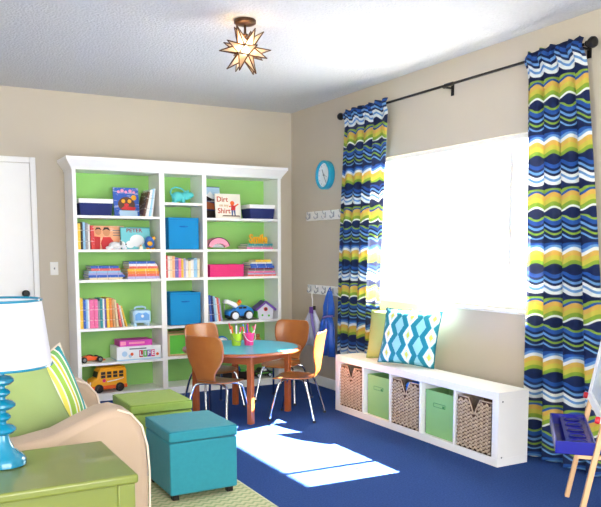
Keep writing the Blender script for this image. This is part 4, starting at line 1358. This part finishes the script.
# ------------------------------------------------------------------ side table and lamp
SZ = .55
r = thing('side_table', 'glossy olive green side table carrying the turquoise lamp', 'table', (-3.0, -3.876, 0))
part('tabletop', G().box(-.35, .33, -.222, .222, SZ - .028, SZ), M_OLIVE, r, bevel=.008, seg=3)
for sx in (-.315, .295):
    for sy in (-.19, .19):
        part('leg', G().box(sx - .025, sx + .025, sy - .025, sy + .025, RUGZ, SZ - .028), M_OLIVE, r, bevel=.003)
for sy in (-.205, .195):
    part('apron', G().box(-.29, .27, sy, sy + .012, SZ - .105, SZ - .028), M_OLIVE, r)
for sx in (-.325, .29):
    part('apron', G().box(sx, sx + .012, -.165, .165, SZ - .105, SZ - .028), M_OLIVE, r)
r = thing('table_lamp', 'turquoise turned-spindle lamp with white drum shade', 'lamp', (-3.005, -3.81, SZ))
def bead(z, rr, hgt, neck):
    return [(neck, z - hgt), (rr * .75, z - hgt * .75), (rr, z - hgt * .2), (rr, z + hgt * .2), (rr * .75, z + hgt * .75), (neck, z + hgt)]
prof = [(.058, 0), (.066, .004), (.066, .02), (.058, .03), (.034, .05), (.022, .075), (.017, .095)]
for z, rr, hgt in ((.112, .04, .017), (.15, .026, .013), (.187, .041, .017), (.225, .027, .013), (.262, .039, .017)):
    prof += bead(z, rr, hgt, .0125)
prof += [(.012, .30), (.012, .34)]
part('spindle_base', G().lathe(prof, 28), M_LAMP, r)
z0, z1, r0, r1 = .308, .505, .150, .126
part('shade', G().lathe([(r0, z0), (r1, z1), (r1 - .002, z1), (r0 - .002, z0), (r0, z0)], 48, cap=False), M_SHADE, r)
for z, rr in ((z0, r0), (z1, r1)):
    part('shade_trim', G().tube([(rr * math.cos(2 * PI * k / 48), rr * math.sin(2 * PI * k / 48), z) for k in range(48)], .004, 6, closed=True), M_LAMP, r)
part('socket', G().lathe([(.016, .335), (.018, .36), (.016, .385)], 14), M_GREY, r)
part('bulb', G().ell((0, 0, .42), (.03, .03, .038)), M_FACE, r)
sp = part('spider', G().tube([(-r1 + .002, 0, z1 - .01), (0, 0, z1 - .012), (r1 - .002, 0, z1 - .01)], .002, 5), M_GREY, r)
part('harp', G().tube([(.03 * math.sin(a) * 1.3, 0, .37 + (z1 - .012 - .37) * (1 - math.cos(a)) / 2) for a in [PI * k / 10 for k in range(11)]] , .002, 5), M_GREY, sp)

# ------------------------------------------------------------------ easel: local x along its width, -y is the drawing side
EC = Vector((-.635, -3.905, 0))
r = thing('childs_easel', 'wooden easel with blue paint tray beside the curtain', 'easel', EC, math.atan2(-.71, -.70))
hwid = .275
M_PINE = mat('easel_pine', (214, 176, 132), .5, scale=16, rgb2=(196, 152, 108))
for sx in (-1, 1):
    part('leg', G().box(-.016, .016, -.011, .011, 0, 1.12, Tr(sx * hwid, 0, 0) @ Rx(-.19)), M_PINE, r, bevel=.003)
    part('leg', G().box(-.016, .016, -.011, .011, 0, 1.12, Tr(sx * hwid, .424, 0) @ Rx(.19)), M_PINE, r, bevel=.003)
    part('hinge', G().box(-.019, .019, .17, .254, 1.08, 1.1, Tr(sx * hwid, 0, 0)), M_GREY, r)
BT = Rx(-.19)
brd = part('board', G().box(-hwid + .03, hwid - .03, -.008, .004, .53, 1.08, BT), mat('whiteboard', (214, 226, 240), .25), r)
for nm, a in (('board_frame', (-hwid - .012, hwid + .012, -.018, .0, .50, .54)), ('board_frame', (-hwid - .012, hwid + .012, -.018, .0, 1.07, 1.11)), ('board_frame', (-hwid - .012, -hwid + .03, -.018, .0, .54, 1.07)), ('board_frame', (hwid - .03, hwid + .012, -.018, .0, .54, 1.07))):
    part(nm, G().box(*a, BT), M_FACE, brd, bevel=.003)
for sx in (-1, 1):
    part('red_knob', G().lathe([(.014, 0), (.016, .008), (.013, .018)], 14, BT @ Tr(sx * hwid, -.018, .51) @ Rx(PI / 2)), M_RED, r)
tray = part('paint_tray', G().box(-hwid, hwid, -.085, .07, .355, .36).box(-hwid, hwid, -.09, -.083, .355, .41).box(-hwid, hwid, .064, .07, .355, .41).box(-hwid, -hwid + .006, -.085, .07, .355, .41).box(hwid - .006, hwid, -.085, .07, .355, .41), M_COBALT, r, bevel=.002)
g = G()
plate = []
part('cup_deck', G().box(-hwid + .006, hwid - .006, -.045, .064, .39, .395), M_COBALT, tray)
for k in range(5):
    x = -hwid + .06 + k * (2 * hwid - .12) / 4
    part('cup_well', G().lathe([(.036, .3955), (.038, .4), (.034, .4), (.031, .3955)], 20, Tr(x, .008, 0), cap=False), M_COBALT, tray)
    part('cup_hole_shade', G().lathe([(.031, .395), (.031, .396)], 20, Tr(x, .008, 0)), mat('cobalt_shade', (12, 16, 90), .4), tray)  # darker disc on the solid deck, paints the shade inside a cup hole
part('tray_bracket', G().box(-hwid, -hwid + .02, .0, .09, .34, .355), M_PINE, r)
part('tray_bracket', G().box(hwid - .02, hwid, .0, .09, .34, .355), M_PINE, r)
